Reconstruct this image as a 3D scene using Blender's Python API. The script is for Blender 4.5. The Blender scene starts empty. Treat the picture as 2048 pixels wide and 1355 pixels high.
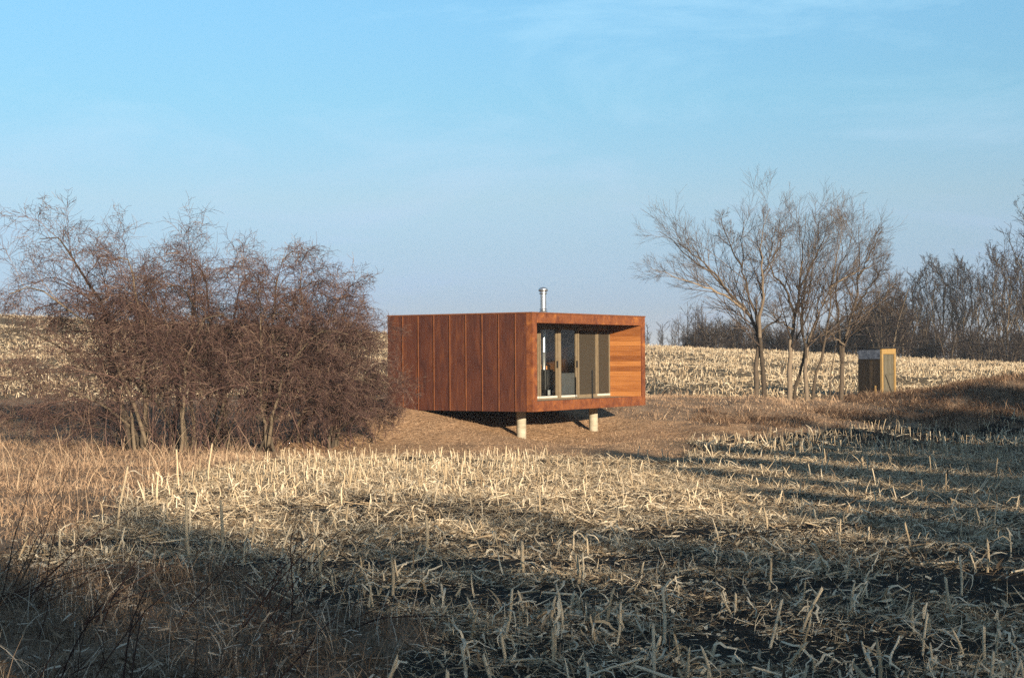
import bpy, math
import numpy as np
from mathutils import Matrix, Vector

# ------------------------------------------------------------------ camera, sky, sun, exposure
scene = bpy.context.scene
col = scene.collection
F_PX, PITCH, ROLL, EYE = 3225.0, 0.01141, -0.0065, 2.1      # focal length in pixels of a 2048 px wide frame
cam_d = bpy.data.cameras.new('camera')
cam = bpy.data.objects.new('camera', cam_d)
col.objects.link(cam)
cam_d.sensor_width = 36.0
cam_d.lens = 36.0 * F_PX / 2048.0
cam_d.clip_start, cam_d.clip_end = 0.5, 12000.0
CAM_R = Matrix.Rotation(math.pi / 2 + PITCH, 3, 'X') @ Matrix.Rotation(ROLL, 3, 'Z')
cam.matrix_world = Matrix.Translation((0, 0, EYE)) @ CAM_R.to_4x4()
scene.camera = cam

SUN_PHI, SUN_EL = math.radians(25.0), math.radians(11.3)    # sun behind the camera, to the right, low
SUN_VEC = Vector((math.sin(SUN_PHI) * math.cos(SUN_EL), -math.cos(SUN_PHI) * math.cos(SUN_EL), math.sin(SUN_EL)))
world = bpy.data.worlds.new('World')
scene.world = world
world.use_nodes = True
wn = world.node_tree.nodes
wl = world.node_tree.links
bg = wn['Background']
sky = wn.new('ShaderNodeTexSky')
sky.sky_type = 'NISHITA'
sky.sun_disc = False
sky.sun_elevation = SUN_EL
sky.sun_rotation = math.pi - SUN_PHI
sky.altitude = 200.0
sky.air_density = 1.0
sky.dust_density = 0.6
sky.ozone_density = 2.0
# thin cirrus wisps over the whole dome
tc = wn.new('ShaderNodeTexCoord')
mp = wn.new('ShaderNodeMapping')
mp.inputs['Scale'].default_value = (2.2, 1.0, 7.0)
mp.inputs['Rotation'].default_value = (0.0, 0.35, 0.2)
wl.new(tc.outputs['Generated'], mp.inputs['Vector'])
nz = wn.new('ShaderNodeTexNoise')
nz.inputs['Scale'].default_value = 2.4
nz.inputs['Detail'].default_value = 7.0
nz.inputs['Roughness'].default_value = 0.62
nz.inputs['Distortion'].default_value = 0.5
wl.new(mp.outputs['Vector'], nz.inputs['Vector'])
mr = wn.new('ShaderNodeMapRange')
mr.inputs['From Min'].default_value = 0.50
mr.inputs['From Max'].default_value = 0.80
mr.inputs['To Max'].default_value = 0.42
wl.new(nz.outputs['Fac'], mr.inputs['Value'])
cm = wn.new('ShaderNodeMix')
cm.data_type = 'RGBA'
cm.inputs['B'].default_value = (6.0, 6.4, 6.9, 1)
wl.new(mr.outputs['Result'], cm.inputs['Factor'])
wl.new(sky.outputs['Color'], cm.inputs['A'])
# the clear winter air of the photograph: bluer than the standard sky, alike all round the horizon
sx_ = wn.new('ShaderNodeSeparateXYZ')
wl.new(tc.outputs['Generated'], sx_.inputs['Vector'])
er = wn.new('ShaderNodeValToRGB')
ee = er.color_ramp.elements
ee[0].position, ee[0].color = 0.0, (0.47, 0.62, 1.32, 1)
ee[1].position, ee[1].color = 0.60, (1.0, 1.08, 1.05, 1)
for p_, c_ in ((0.035, (0.50, 0.66, 1.27, 1)), (0.066, (0.63, 0.75, 1.12, 1)), (0.098, (0.80, 0.88, 1.07, 1)), (0.158, (0.79, 1.08, 1.19, 1)), (0.214, (0.88, 1.25, 1.36, 1))):
    x_ = ee.new(p_); x_.color = tuple(v * 0.7 for v in c_[:3]) + (1,)
for e_ in (ee[0], ee[len(ee) - 1]):
    e_.color = tuple(v * 0.7 for v in e_.color[:3]) + (1,)
wl.new(sx_.outputs['Z'], er.inputs['Fac'])
tm = wn.new('ShaderNodeMix'); tm.data_type = 'RGBA'; tm.blend_type = 'MULTIPLY'
tm.inputs['Factor'].default_value = 1.0
wl.new(cm.outputs['Result'], tm.inputs['A'])
wl.new(er.outputs['Color'], tm.inputs['B'])
wl.new(tm.outputs['Result'], bg.inputs['Color'])
bg.inputs['Strength'].default_value = 0.094

sun_d = bpy.data.lights.new('sun', 'SUN')
sun_d.energy = 5.0
sun_d.angle = math.radians(0.53)
sun_d.color = (1.0, 0.83, 0.61)
sun = bpy.data.objects.new('sun', sun_d)
col.objects.link(sun)
sun.rotation_euler = SUN_VEC.to_track_quat('Z', 'Y').to_euler()

scene.view_settings.view_transform = 'Standard'
scene.view_settings.look = 'None'
scene.view_settings.exposure = 1.0
scene.view_settings.gamma = 1.0
scene.view_settings.use_curve_mapping = False
scene.render.engine = 'CYCLES'
scene.cycles.max_bounces = 5
scene.cycles.diffuse_bounces = 2
scene.cycles.glossy_bounces = 3
scene.cycles.transparent_max_bounces = 8
scene.cycles.volume_bounces = 0
scene.cycles.use_denoising = False
scene.cycles.caustics_reflective = False
scene.cycles.caustics_refractive = False

rng = np.random.default_rng(20)


# ------------------------------------------------------------------ helpers
def W(px, py, d):
    """world point seen at picture position (px, py), d metres in front"""
    v = CAM_R @ Vector(((px - 1024.0) / F_PX, -(py - 677.5) / F_PX, -1.0))
    k = d / v.y
    return np.array((v.x * k, d, EYE + v.z * k))


def hash2(ix, iy, seed):
    h = (ix.astype(np.int64) * 374761393 + iy.astype(np.int64) * 668265263 + seed * 974634777) & 0xFFFFFFFF
    h = ((h ^ (h >> 13)) * 1274126177) & 0xFFFFFFFF
    return ((h ^ (h >> 16)) & 0xFFFF) / 65535.0


def vnoise(x, y, s, seed=0):
    """value noise of cell size s, -1..1"""
    x = np.asarray(x, float) / s
    y = np.asarray(y, float) / s
    ix, iy = np.floor(x), np.floor(y)
    fx, fy = x - ix, y - iy
    fx, fy = fx * fx * (3 - 2 * fx), fy * fy * (3 - 2 * fy)
    a = hash2(ix, iy, seed); b = hash2(ix + 1, iy, seed)
    c = hash2(ix, iy + 1, seed); d = hash2(ix + 1, iy + 1, seed)
    return 2 * ((a * (1 - fx) + b * fx) * (1 - fy) + (c * (1 - fx) + d * fx) * fy) - 1


def sstep(v, a, b):
    t = np.clip((v - a) / (b - a), 0, 1)
    return t * t * (3 - 2 * t)


def in_poly(x, y, poly):
    inside = np.zeros(np.shape(x), bool)
    n = len(poly)
    for i in range(n):
        x0, y0 = poly[i]; x1, y1 = poly[(i + 1) % n]
        if y0 == y1:
            continue
        c = ((y0 > y) != (y1 > y)) & (x < (x1 - x0) * (y - y0) / (y1 - y0) + x0)
        inside ^= c
    return inside


def new_mesh(name, V, Fq, attr=None, smooth=False):
    """V (n,3), Fq (m,3 or 4) -> mesh"""
    me = bpy.data.meshes.new(name)
    V = np.ascontiguousarray(V, np.float32)
    Fq = np.ascontiguousarray(Fq, np.int32)
    k = Fq.shape[1]
    me.vertices.add(len(V))
    me.vertices.foreach_set('co', V.ravel())
    me.loops.add(Fq.size)
    me.loops.foreach_set('vertex_index', Fq.ravel())
    me.polygons.add(len(Fq))
    me.polygons.foreach_set('loop_start', np.arange(0, Fq.size, k, dtype=np.int32))
    me.polygons.foreach_set('loop_total', np.full(len(Fq), k, np.int32))
    if smooth:
        me.polygons.foreach_set('use_smooth', np.ones(len(Fq), bool))
    if attr:
        for an, av in attr.items():
            a = me.attributes.new(an, 'FLOAT', 'POINT')
            a.data.foreach_set('value', np.ascontiguousarray(av, np.float32))
    me.update()
    return me


def link(name, me, mat=None, parent=None):
    o = bpy.data.objects.new(name, me)
    if mat is not None and me is not None and not me.materials:
        me.materials.append(mat)
    col.objects.link(o)
    if parent is not None:
        o.parent = parent
    return o


def tag(o, label=None, cat=None, group=None, kind=None):
    if label: o['label'] = label
    if cat: o['category'] = cat
    if group: o['group'] = group
    if kind: o['kind'] = kind
    return o


def empty(name, loc=(0, 0, 0), rz=0.0):
    o = bpy.data.objects.new(name, None)
    o.location = loc
    o.rotation_euler = (0, 0, rz)
    o.empty_display_size = 0.2
    col.objects.link(o)
    return o


def norm(v):
    return v / np.maximum(np.linalg.norm(v, axis=-1, keepdims=True), 1e-9)


def frames(T):
    ref = np.where(np.abs(T[..., 2:3]) > 0.9, np.array([1.0, 0, 0]), np.array([0, 0, 1.0]))
    U = norm(np.cross(T, ref))
    return U, np.cross(T, U)


def tubes(P, R, k, rnd=None):
    """P (N,S,3), R (N,S) -> verts, quads, rnd per vertex"""
    N, S, _ = P.shape
    T = np.empty_like(P)
    T[:, 1:-1] = P[:, 2:] - P[:, :-2]
    T[:, 0] = P[:, 1] - P[:, 0]
    T[:, -1] = P[:, -1] - P[:, -2]
    T = norm(T)
    U, Vv = frames(T)
    a = np.arange(k) * 2 * math.pi / k
    V = P[:, :, None, :] + R[:, :, None, None] * (np.cos(a)[:, None] * U[:, :, None, :] + np.sin(a)[:, None] * Vv[:, :, None, :])
    base = (np.arange(N) * S * k)[:, None, None]
    s = (np.arange(S - 1) * k)[None, :, None]
    j = np.arange(k)[None, None, :]
    j2 = (np.arange(k)[None, None, :] + 1) % k
    q = np.stack([base + s + j, base + s + j2, base + s + k + j2, base + s + k + j], -1).reshape(-1, 4)
    if rnd is None:
        rnd = rng.random(N)
    return V.reshape(-1, 3), q, np.repeat(rnd, S * k)


def join(parts):
    Vs, Qs, As = [], [], []
    o = 0
    for V, q, a in parts:
        Vs.append(V); Qs.append(q + o); As.append(a); o += len(V)
    return np.concatenate(Vs), np.concatenate(Qs), np.concatenate(As)


def resample(pts, S):
    pts = np.asarray(pts, float)
    seg = np.linalg.norm(np.diff(pts, axis=0), axis=1)
    c = np.concatenate([[0], np.cumsum(seg)])
    t = np.linspace(0, c[-1], S)
    return np.stack([np.interp(t, c, pts[:, i]) for i in range(3)], -1)


def grow(P, R, n, t0, t1, l0, l1, a0, a1, S, up, wig, rr, taper=0.3, rmin=0.002, az_up=0.0):
    """n children on each of the N parent branches"""
    N, S0, _ = P.shape
    L = np.linalg.norm(np.diff(P, axis=1), axis=2).sum(1)
    t = t0 + (t1 - t0) * (np.arange(n)[None, :] + rng.random((N, n))) / n
    fi = t * (S0 - 1)
    i0 = np.clip(fi.astype(int), 0, S0 - 2)
    fr = (fi - i0)[..., None]
    ar = np.arange(N)[:, None]
    st = P[ar, i0] * (1 - fr) + P[ar, i0 + 1] * fr
    T = norm(P[ar, i0 + 1] - P[ar, i0])
    rad = R[ar, i0] * (1 - fr[..., 0]) + R[ar, i0 + 1] * fr[..., 0]
    U, Vv = frames(T)
    az = rng.random((N, n)) * 2 * math.pi
    an = a0 + (a1 - a0) * rng.random((N, n))
    D = np.cos(an)[..., None] * T + np.sin(an)[..., None] * (np.cos(az)[..., None] * U + np.sin(az)[..., None] * Vv)
    D[..., 2] += az_up
    D = norm(D)
    ln = L[:, None] * (l0 + (l1 - l0) * rng.random((N, n))) * (1.0 - 0.45 * t)
    M = N * n
    st, D, ln, rad = st.reshape(M, 3), D.reshape(M, 3), ln.reshape(M), rad.reshape(M)
    out = np.empty((M, S, 3))
    out[:, 0] = st
    for s in range(1, S):
        D = D + wig * rng.normal(size=(M, 3))
        D[:, 2] += up * (0.5 + s / S) if np.isscalar(up) else up[s]
        D = norm(D)
        out[:, s] = out[:, s - 1] + D * (ln / (S - 1))[:, None]
    r0 = np.maximum(rad * rr, rmin)
    Rr = r0[:, None] * np.linspace(1, taper, S)[None, :]
    return out, np.maximum(Rr, rmin * 0.6)


# ------------------------------------------------------------------ materials
def mat_new(name, rough=0.85, spec=0.25):
    m = bpy.data.materials.new(name)
    m.use_nodes = True
    b = m.node_tree.nodes['Principled BSDF']
    b.inputs['Roughness'].default_value = rough
    b.inputs['Specular IOR Level'].default_value = spec
    return m, m.node_tree.nodes, m.node_tree.links, b


def ramp(n, stops):
    r = n.new('ShaderNodeValToRGB')
    e = r.color_ramp.elements
    while len(e) > 1:
        e.remove(e[-1])
    e[0].position, e[0].color = stops[0][0], (*stops[0][1], 1)
    for p, c in stops[1:]:
        x = e.new(p)
        x.color = (*c, 1)
    return r


def mat_noise(name, stops, scale=4.0, detail=6.0, rough=0.85, stretch=(1, 1, 1), bump=0.0, bscale=None, spec=0.25, objrand=0.0, distort=0.0, metal=0.0):
    m, n, l, b = mat_new(name, rough, spec)
    b.inputs['Metallic'].default_value = metal
    tcn = n.new('ShaderNodeTexCoord')
    mpn = n.new('ShaderNodeMapping')
    mpn.inputs['Scale'].default_value = stretch
    l.new(tcn.outputs['Object'], mpn.inputs['Vector'])
    nn = n.new('ShaderNodeTexNoise')
    nn.noise_dimensions = '4D'
    nn.inputs['Scale'].default_value = scale
    nn.inputs['Detail'].default_value = detail
    nn.inputs['Roughness'].default_value = 0.6
    nn.inputs['Distortion'].default_value = distort
    l.new(mpn.outputs['Vector'], nn.inputs['Vector'])
    oi = n.new('ShaderNodeObjectInfo')
    mu = n.new('ShaderNodeMath'); mu.operation = 'MULTIPLY'; mu.inputs[1].default_value = 37.0
    l.new(oi.outputs['Random'], mu.inputs[0])
    l.new(mu.outputs[0], nn.inputs['W'])
    f = nn.outputs['Fac']
    if objrand:
        ma = n.new('ShaderNodeMath'); ma.operation = 'MULTIPLY_ADD'
        ma.inputs[1].default_value = objrand; ma.inputs[2].default_value = -objrand / 2
        l.new(oi.outputs['Random'], ma.inputs[0])
        ad = n.new('ShaderNodeMath'); ad.operation = 'ADD'
        l.new(f, ad.inputs[0]); l.new(ma.outputs[0], ad.inputs[1])
        f = ad.outputs[0]
    r = ramp(n, stops)
    l.new(f, r.inputs['Fac'])
    l.new(r.outputs['Color'], b.inputs['Base Color'])
    if bump:
        bn = n.new('ShaderNodeTexNoise')
        bn.inputs['Scale'].default_value = bscale or scale * 4
        bn.inputs['Detail'].default_value = 5
        l.new(mpn.outputs['Vector'], bn.inputs['Vector'])
        bp = n.new('ShaderNodeBump')
        bp.inputs['Strength'].default_value = bump
        bp.inputs['Distance'].default_value = 0.02
        l.new(bn.outputs['Fac'], bp.inputs['Height'])
        l.new(bp.outputs['Normal'], b.inputs['Normal'])
    return m


def mat_attr(name, stops, rough=0.9, spec=0.15, noise=0.0, nscale=20.0, trans=0.0):
    """colour picked per piece by the float attribute rnd"""
    m, n, l, b = mat_new(name, rough, spec)
    a = n.new('ShaderNodeAttribute')
    a.attribute_name = 'rnd'
    f = a.outputs['Fac']
    if noise:
        tcn = n.new('ShaderNodeTexCoord')
        nn = n.new('ShaderNodeTexNoise')
        nn.inputs['Scale'].default_value = nscale
        nn.inputs['Detail'].default_value = 3
        l.new(tcn.outputs['Object'], nn.inputs['Vector'])
        ma = n.new('ShaderNodeMath'); ma.operation = 'MULTIPLY_ADD'
        ma.inputs[1].default_value = noise; ma.inputs[2].default_value = -noise / 2
        l.new(nn.outputs['Fac'], ma.inputs[0])
        ad = n.new('ShaderNodeMath'); ad.operation = 'ADD'
        l.new(f, ad.inputs[0]); l.new(ma.outputs[0], ad.inputs[1])
        f = ad.outputs[0]
    r = ramp(n, stops)
    l.new(f, r.inputs['Fac'])
    l.new(r.outputs['Color'], b.inputs['Base Color'])
    if trans:
        tr = n.new('ShaderNodeBsdfTranslucent')
        l.new(r.outputs['Color'], tr.inputs['Color'])
        mx = n.new('ShaderNodeMixShader')
        mx.inputs['Fac'].default_value = trans
        out = n['Material Output']
        l.new(b.outputs['BSDF'], mx.inputs[1]); l.new(tr.outputs['BSDF'], mx.inputs[2])
        l.new(mx.outputs['Shader'], out.inputs['Surface'])
    return m


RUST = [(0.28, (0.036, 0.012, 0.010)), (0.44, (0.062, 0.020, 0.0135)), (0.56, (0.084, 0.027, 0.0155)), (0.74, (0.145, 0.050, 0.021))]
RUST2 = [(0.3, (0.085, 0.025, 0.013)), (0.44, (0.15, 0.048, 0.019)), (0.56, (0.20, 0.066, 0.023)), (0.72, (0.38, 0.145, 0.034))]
M = {}
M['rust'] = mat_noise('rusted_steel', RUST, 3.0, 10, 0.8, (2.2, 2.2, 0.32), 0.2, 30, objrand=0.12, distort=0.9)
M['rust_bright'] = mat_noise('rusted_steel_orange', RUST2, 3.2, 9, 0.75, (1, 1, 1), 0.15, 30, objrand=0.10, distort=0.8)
M['rust_edge'] = mat_noise('rusted_seam', [(0.3, (0.10, 0.033, 0.015)), (0.7, (0.21, 0.078, 0.03))], 6, 6, 0.8, (1, 1, 0.5))
M['rust_dark'] = mat_noise('rusted_dark', [(0.3, (0.035, 0.012, 0.01)), (0.7, (0.09, 0.028, 0.018))], 4, 5, 0.85)
M['soffit'] = mat_noise('red_soffit', [(0.3, (0.14, 0.035, 0.018)), (0.7, (0.22, 0.06, 0.025))], 5, 4, 0.7)
M['cedar'] = mat_noise('cedar_board', [(0.25, (0.22, 0.075, 0.024)), (0.5, (0.37, 0.14, 0.042)), (0.75, (0.50, 0.21, 0.066))], 2.5, 6, 0.65, (14, 0.6, 14), 0.1, 20, objrand=0.5)
M['ply'] = mat_noise('plywood', [(0.3, (0.20, 0.10, 0.045)), (0.7, (0.32, 0.17, 0.08))], 2.5, 5, 0.6, (1, 1, 6))
M['deck'] = mat_noise('deck_board', [(0.3, (0.24, 0.19, 0.13)), (0.7, (0.38, 0.31, 0.22))], 3, 5, 0.8, (1, 8, 8))
M['frame'] = mat_noise('taupe_frame', [(0.3, (0.15, 0.115, 0.075)), (0.7, (0.22, 0.172, 0.112))], 8, 4, 0.55)
M['frame_dark'] = mat_noise('dark_frame', [(0.3, (0.10, 0.082, 0.06)), (0.7, (0.15, 0.125, 0.09))], 8, 4, 0.55)
M['white'] = mat_noise('pale_sill', [(0.3, (0.46, 0.44, 0.39)), (0.7, (0.56, 0.54, 0.48))], 12, 4, 0.5)
M['concrete'] = mat_noise('concrete', [(0.3, (0.24, 0.215, 0.16)), (0.55, (0.38, 0.345, 0.265)), (0.75, (0.46, 0.42, 0.33))], 3.5, 8, 0.9, (1, 1, 3.2), 0.25, 25)
M['galv'] = mat_noise('galvanised_steel', [(0.3, (0.55, 0.56, 0.57)), (0.7, (0.78, 0.79, 0.80))], 14, 4, 0.28, metal=0.9, spec=0.5)
M['iron'] = mat_noise('black_iron', [(0.3, (0.012, 0.012, 0.013)), (0.7, (0.03, 0.03, 0.03))], 10, 4, 0.5)
M['enamel'] = mat_noise('grey_enamel', [(0.3, (0.52, 0.55, 0.58)), (0.7, (0.62, 0.65, 0.68))], 5, 3, 0.4)
M['book'] = mat_noise('shelf_goods', [(0.2, (0.05, 0.06, 0.09)), (0.4, (0.25, 0.08, 0.05)), (0.6, (0.32, 0.30, 0.26)), (0.8, (0.07, 0.14, 0.09))], 6, 2, 0.6, objrand=1.2)
M['bark'] = mat_attr('tree_bark', [(0.0, (0.045, 0.036, 0.028)), (0.5, (0.11, 0.085, 0.063)), (1.0, (0.24, 0.19, 0.14))], 0.95, 0.1, 0.6, 9)
M['twig'] = mat_attr('tree_twig', [(0.0, (0.04, 0.031, 0.027)), (0.55, (0.085, 0.064, 0.052)), (1.0, (0.20, 0.155, 0.12))], 0.9, 0.1)
M['bark_red'] = mat_attr('shrub_bark', [(0.0, (0.045, 0.036, 0.029)), (0.5, (0.09, 0.072, 0.052)), (1.0, (0.16, 0.125, 0.088))], 0.95, 0.1, 0.5, 9)
M['twig_red'] = mat_attr('shrub_twig', [(0.0, (0.045, 0.027, 0.026)), (0.5, (0.105, 0.062, 0.056)), (0.85, (0.165, 0.105, 0.085)), (1.0, (0.28, 0.20, 0.145))], 0.9, 0.1)
M['twig_dark'] = mat_attr('wood_twig', [(0.0, (0.016, 0.012, 0.012)), (0.75, (0.035, 0.026, 0.024)), (1.0, (0.12, 0.095, 0.075))], 0.95, 0.05)
M['bramble'] = mat_attr('bramble_stem', [(0.0, (0.03, 0.016, 0.014)), (0.7, (0.06, 0.032, 0.026)), (1.0, (0.12, 0.075, 0.05))], 0.8, 0.2)
M['straw'] = mat_attr('corn_straw', [(0.0, (0.09, 0.062, 0.042)), (0.25, (0.28, 0.20, 0.125)), (0.6, (0.53, 0.41, 0.265)), (1.0, (0.80, 0.68, 0.50))], 0.8, 0.25, 0.35, 14, trans=0.12)
M['grass'] = mat_attr('dry_grass', [(0.0, (0.085, 0.05, 0.032)), (0.22, (0.17, 0.108, 0.072)), (0.5, (0.36, 0.24, 0.155)), (0.85, (0.51, 0.355, 0.235)), (1.0, (0.64, 0.49, 0.33))], 0.9, 0.1, 0.3, 0.6, trans=0.15)
M['grass_dark'] = mat_attr('dead_weeds', [(0.0, (0.09, 0.06, 0.042)), (0.6, (0.22, 0.155, 0.105)), (0.9, (0.36, 0.27, 0.19)), (1.0, (0.58, 0.50, 0.40))], 0.9, 0.1, 0.3, 1.5, trans=0.1)
M['needle'] = mat_attr('spruce_needles', [(0.0, (0.02, 0.035, 0.018)), (1.0, (0.05, 0.075, 0.035))], 0.9, 0.1)
M['old_wood'] = mat_noise('weathered_board', [(0.3, (0.01, 0.008, 0.006)), (0.6, (0.022, 0.016, 0.011)), (0.8, (0.06, 0.042, 0.026))], 4, 6, 0.9, (6, 6, 1), objrand=0.4)
M['yellow_wood'] = mat_noise('yellow_lumber', [(0.3, (0.22, 0.135, 0.05)), (0.7, (0.36, 0.235, 0.09))], 4, 5, 0.8, (6, 6, 1))
M['screen_wood'] = mat_noise('grey_green_board', [(0.3, (0.075, 0.066, 0.047)), (0.7, (0.12, 0.105, 0.075))], 4, 5, 0.85, (6, 6, 1), objrand=0.3)
M['blue_sheet'] = mat_noise('blue_grey_sheet', [(0.35, (0.03, 0.038, 0.06)), (0.7, (0.13, 0.155, 0.21))], 7, 4, 0.35, (1, 1, 1), spec=0.5)
M['tar'] = mat_noise('tar_roof', [(0.3, (0.012, 0.011, 0.011)), (0.7, (0.03, 0.028, 0.027))], 6, 4, 0.8)

# clear glass and insect screen, thin sheets that let the sun through
mg, n, l, b = mat_new('window_glass')
n.remove(b)
tr = n.new('ShaderNodeBsdfTransparent'); tr.inputs['Color'].default_value = (0.86, 0.89, 0.88, 1)
gl = n.new('ShaderNodeBsdfGlossy'); gl.inputs['Roughness'].default_value = 0.02
lw_ = n.new('ShaderNodeLayerWeight'); lw_.inputs['Blend'].default_value = 0.5
pw_ = n.new('ShaderNodeMath'); pw_.operation = 'POWER'; pw_.inputs[1].default_value = 4.0
l.new(lw_.outputs['Facing'], pw_.inputs[0])
fz = n.new('ShaderNodeMath'); fz.operation = 'MULTIPLY_ADD'; fz.inputs[1].default_value = 0.7; fz.inputs[2].default_value = 0.05
l.new(pw_.outputs[0], fz.inputs[0])
mx = n.new('ShaderNodeMixShader')
l.new(fz.outputs[0], mx.inputs['Fac']); l.new(tr.outputs['BSDF'], mx.inputs[1]); l.new(gl.outputs['BSDF'], mx.inputs[2])
l.new(mx.outputs['Shader'], n['Material Output'].inputs['Surface'])
M['glass'] = mg
mg, n, l, b = mat_new('insect_screen', 0.8, 0.2)
b.inputs['Base Color'].default_value = (0.060, 0.050, 0.037, 1)
tr = n.new('ShaderNodeBsdfTransparent')
mx = n.new('ShaderNodeMixShader'); mx.inputs['Fac'].default_value = 0.62
l.new(tr.outputs['BSDF'], mx.inputs[1]); l.new(b.outputs['BSDF'], mx.inputs[2])
l.new(mx.outputs['Shader'], n['Material Output'].inputs['Surface'])
M['screen'] = mg

# ------------------------------------------------------------------ terrain
CP = []
def cp(x, y, z): CP.append((x, y, z))
def cpx(px, py, d): CP.append(tuple(W(px, py, d)))
for yy in (-30, 0, 10, 20, 30, 40):
    for xx in (-16, -6, 2, 10, 20):
        cp(xx, yy, -0.014 * (max(yy, 0) - 8))
# thicket foot, left low ground and left field foot
for a in ((40, 905, 44), (300, 898, 47), (560, 897, 47), (740, 882, 47.5), (900, 893, 46), (1040, 896, 46.5),
          (1200, 885, 47), (1330, 880, 48), (1400, 893, 47), (1600, 886, 49), (1800, 868, 53), (2048, 862, 54),
          (100, 862, 54), (300, 862, 54), (600, 850, 54), (60, 826, 66), (350, 826, 66), (620, 815, 68),
          (60, 800, 74), (400, 796, 75), (700, 788, 76), (1300, 790, 76), (1500, 786, 76), (1800, 781, 77), (2040, 783, 78),
          (1043, 887, 50.35), (1186, 868, 54.1),
          (1330, 812, 60), (1450, 808, 61), (1450, 845, 54), (1600, 805, 61), (1700, 803, 63), (1560, 798, 66), (1760, 798, 72), (1760, 808, 64),
          (1850, 815, 60), (1950, 765, 64), (2060, 756, 64), (1920, 850, 56), (2060, 850, 56), (1960, 766, 68), (2080, 757, 69)):
    cpx(*a)
cp(-2.9, 50.9, 0.47); cp(-4.3, 51.7, 0.52); cp(-1.0, 55.0, 0.62); cp(1.2, 57.5, 0.60); cp(4.0, 59.0, 0.50); cp(-1.6, 49.7, -0.02); cp(-6.5, 51.5, 0.30)
cp(1.0, 52.6, -0.25); cp(3.3, 55.5, -0.2); cp(-0.7, 51.5, -0.1)
for yy in (95, 118, 140):
    for xx in (-60, -45, -30, -15, 0, 15, 30, 45, 60):
        zc = 3.6 - 0.055 * xx
        cp(xx, yy, zc - (140 - yy) * (zc - 0.15) / 64.0 * (0.92 if yy < 120 else 1.0))
CP = np.array(CP)
KC = 3.0
def mq(x, y):
    return np.sqrt((x[:, None] - CP[None, :, 0]) ** 2 + (y[:, None] - CP[None, :, 1]) ** 2 + KC * KC)
A_ = mq(CP[:, 0], CP[:, 1]) - 0.25 * np.eye(len(CP))
WT = np.linalg.solve(A_, CP[:, 2] - CP[:, 2].mean())


def height0(x, y):
    x = np.asarray(x, float).ravel(); y = np.asarray(y, float).ravel()
    out = np.empty(len(x))
    xc = np.clip(x, -62, 62); yc = np.clip(y, -30, 140)
    for i in range(0, len(x), 40000):
        s = slice(i, i + 40000)
        out[s] = mq(xc[s], yc[s]) @ WT + CP[:, 2].mean()
    out = np.clip(out, -1.2, 8.0)
    over = np.maximum(y - 140, 0)
    k = sstep(over, 0, 400)
    out = out - np.minimum(over, 60) ** 2 * 0.0004 * 0 - k * (out + 3.0)
    return out


STUB = [(-0.5, 6), (-0.7, 10), (-1.05, 12.4), (-2.8, 15.8), (-5.9, 18.6), (-6.0, 25), (-7.0, 33), (-5.8, 41), (-3.4, 43), (-0.3, 41.5),
        (4.0, 40), (5.4, 48.5), (11, 53), (18, 55.5), (34, 57), (34, 4), (0, 4)]


def zones(x, y):
    """stubble, bare soil, grass, painted shade strip and back-field weights"""
    j = 0.5 * vnoise(x, y, 1.6, 3) + 0.25 * vnoise(x, y, 0.5, 4)
    stub = in_poly(x + j, y + 2 * j, STUB)
    bfield = (y + 4 * j > 74.5 - 0.02 * x)
    soil = ((x - 1.6) / 8.5) ** 2 + ((y - 48.5) / 8.0) ** 2 + 0.5 * j < 1
    soil &= ~stub
    shade_strip = (y + 2 * j > 62) & (y + 2 * j < 71) & (x < -7)  # low strip at left: its furrow shade is painted into the ground colour
    return stub, bfield, soil, shade_strip


def rough_h(x, y):
    h = 0.05 * vnoise(x, y, 2.3, 11) + 0.03 * vnoise(x, y, 0.9, 12) + 0.018 * vnoise(x, y, 0.4, 13)
    stub, bf, soil, shade_strip = zones(x, y)
    h = h + soil * (0.06 * vnoise(x, y, 1.1, 71) + 0.035 * vnoise(x, y, 0.45, 72))
    bank = sstep(y, 50, 55) * sstep(-y, -66, -62) * sstep(x, 5.5, 8.5)
    h = h + bank * (0.32 * vnoise(x, y, 3.1, 15) + 0.14 * vnoise(x, y, 1.2, 16))
    h = h + sstep(y, 72, 80) * (0.16 * vnoise(x, y, 6.0, 17) + 0.10 * vnoise(x, y, 2.6, 18))
    return h


def height(x, y):
    x = np.asarray(x, float); y = np.asarray(y, float)
    return (height0(x, y).reshape(x.shape) + rough_h(x, y) * sstep(-y, -160, -120))


def hz(x, y):
    return float(height(np.array([x]), np.array([y]))[0])


def axis(pieces):
    a = [np.linspace(p0, p1, n, endpoint=False) for p0, p1, n in pieces]
    return np.concatenate(a + [np.array([pieces[-1][1]])])


gx = axis([(-5000, -400, 10), (-400, -62, 14), (-62, -20, 34), (-20, 22, 170), (22, 62, 34), (62, 400, 14), (400, 5000, 10)])
gy = axis([(-600, -40, 10), (-40, 5, 14), (5, 70, 260), (70, 145, 90), (145, 300, 24), (300, 7000, 20)])
GX, GY = np.meshgrid(gx, gy)
xf, yf = GX.ravel(), GY.ravel()
zf = height(xf, yf)
nx, ny = len(gx), len(gy)
ii = (np.arange(ny - 1)[:, None] * nx + np.arange(nx - 1)[None, :]).ravel()
quads = np.stack([ii, ii + 1, ii + nx + 1, ii + nx], -1)
stub, bf, soil, shade_strip = zones(xf, yf)
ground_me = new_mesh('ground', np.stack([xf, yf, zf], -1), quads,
                     {'w_stub': stub.astype(float), 'w_field': bf.astype(float), 'w_soil': soil.astype(float), 'w_shade_strip': shade_strip.astype(float)}, True)

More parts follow.
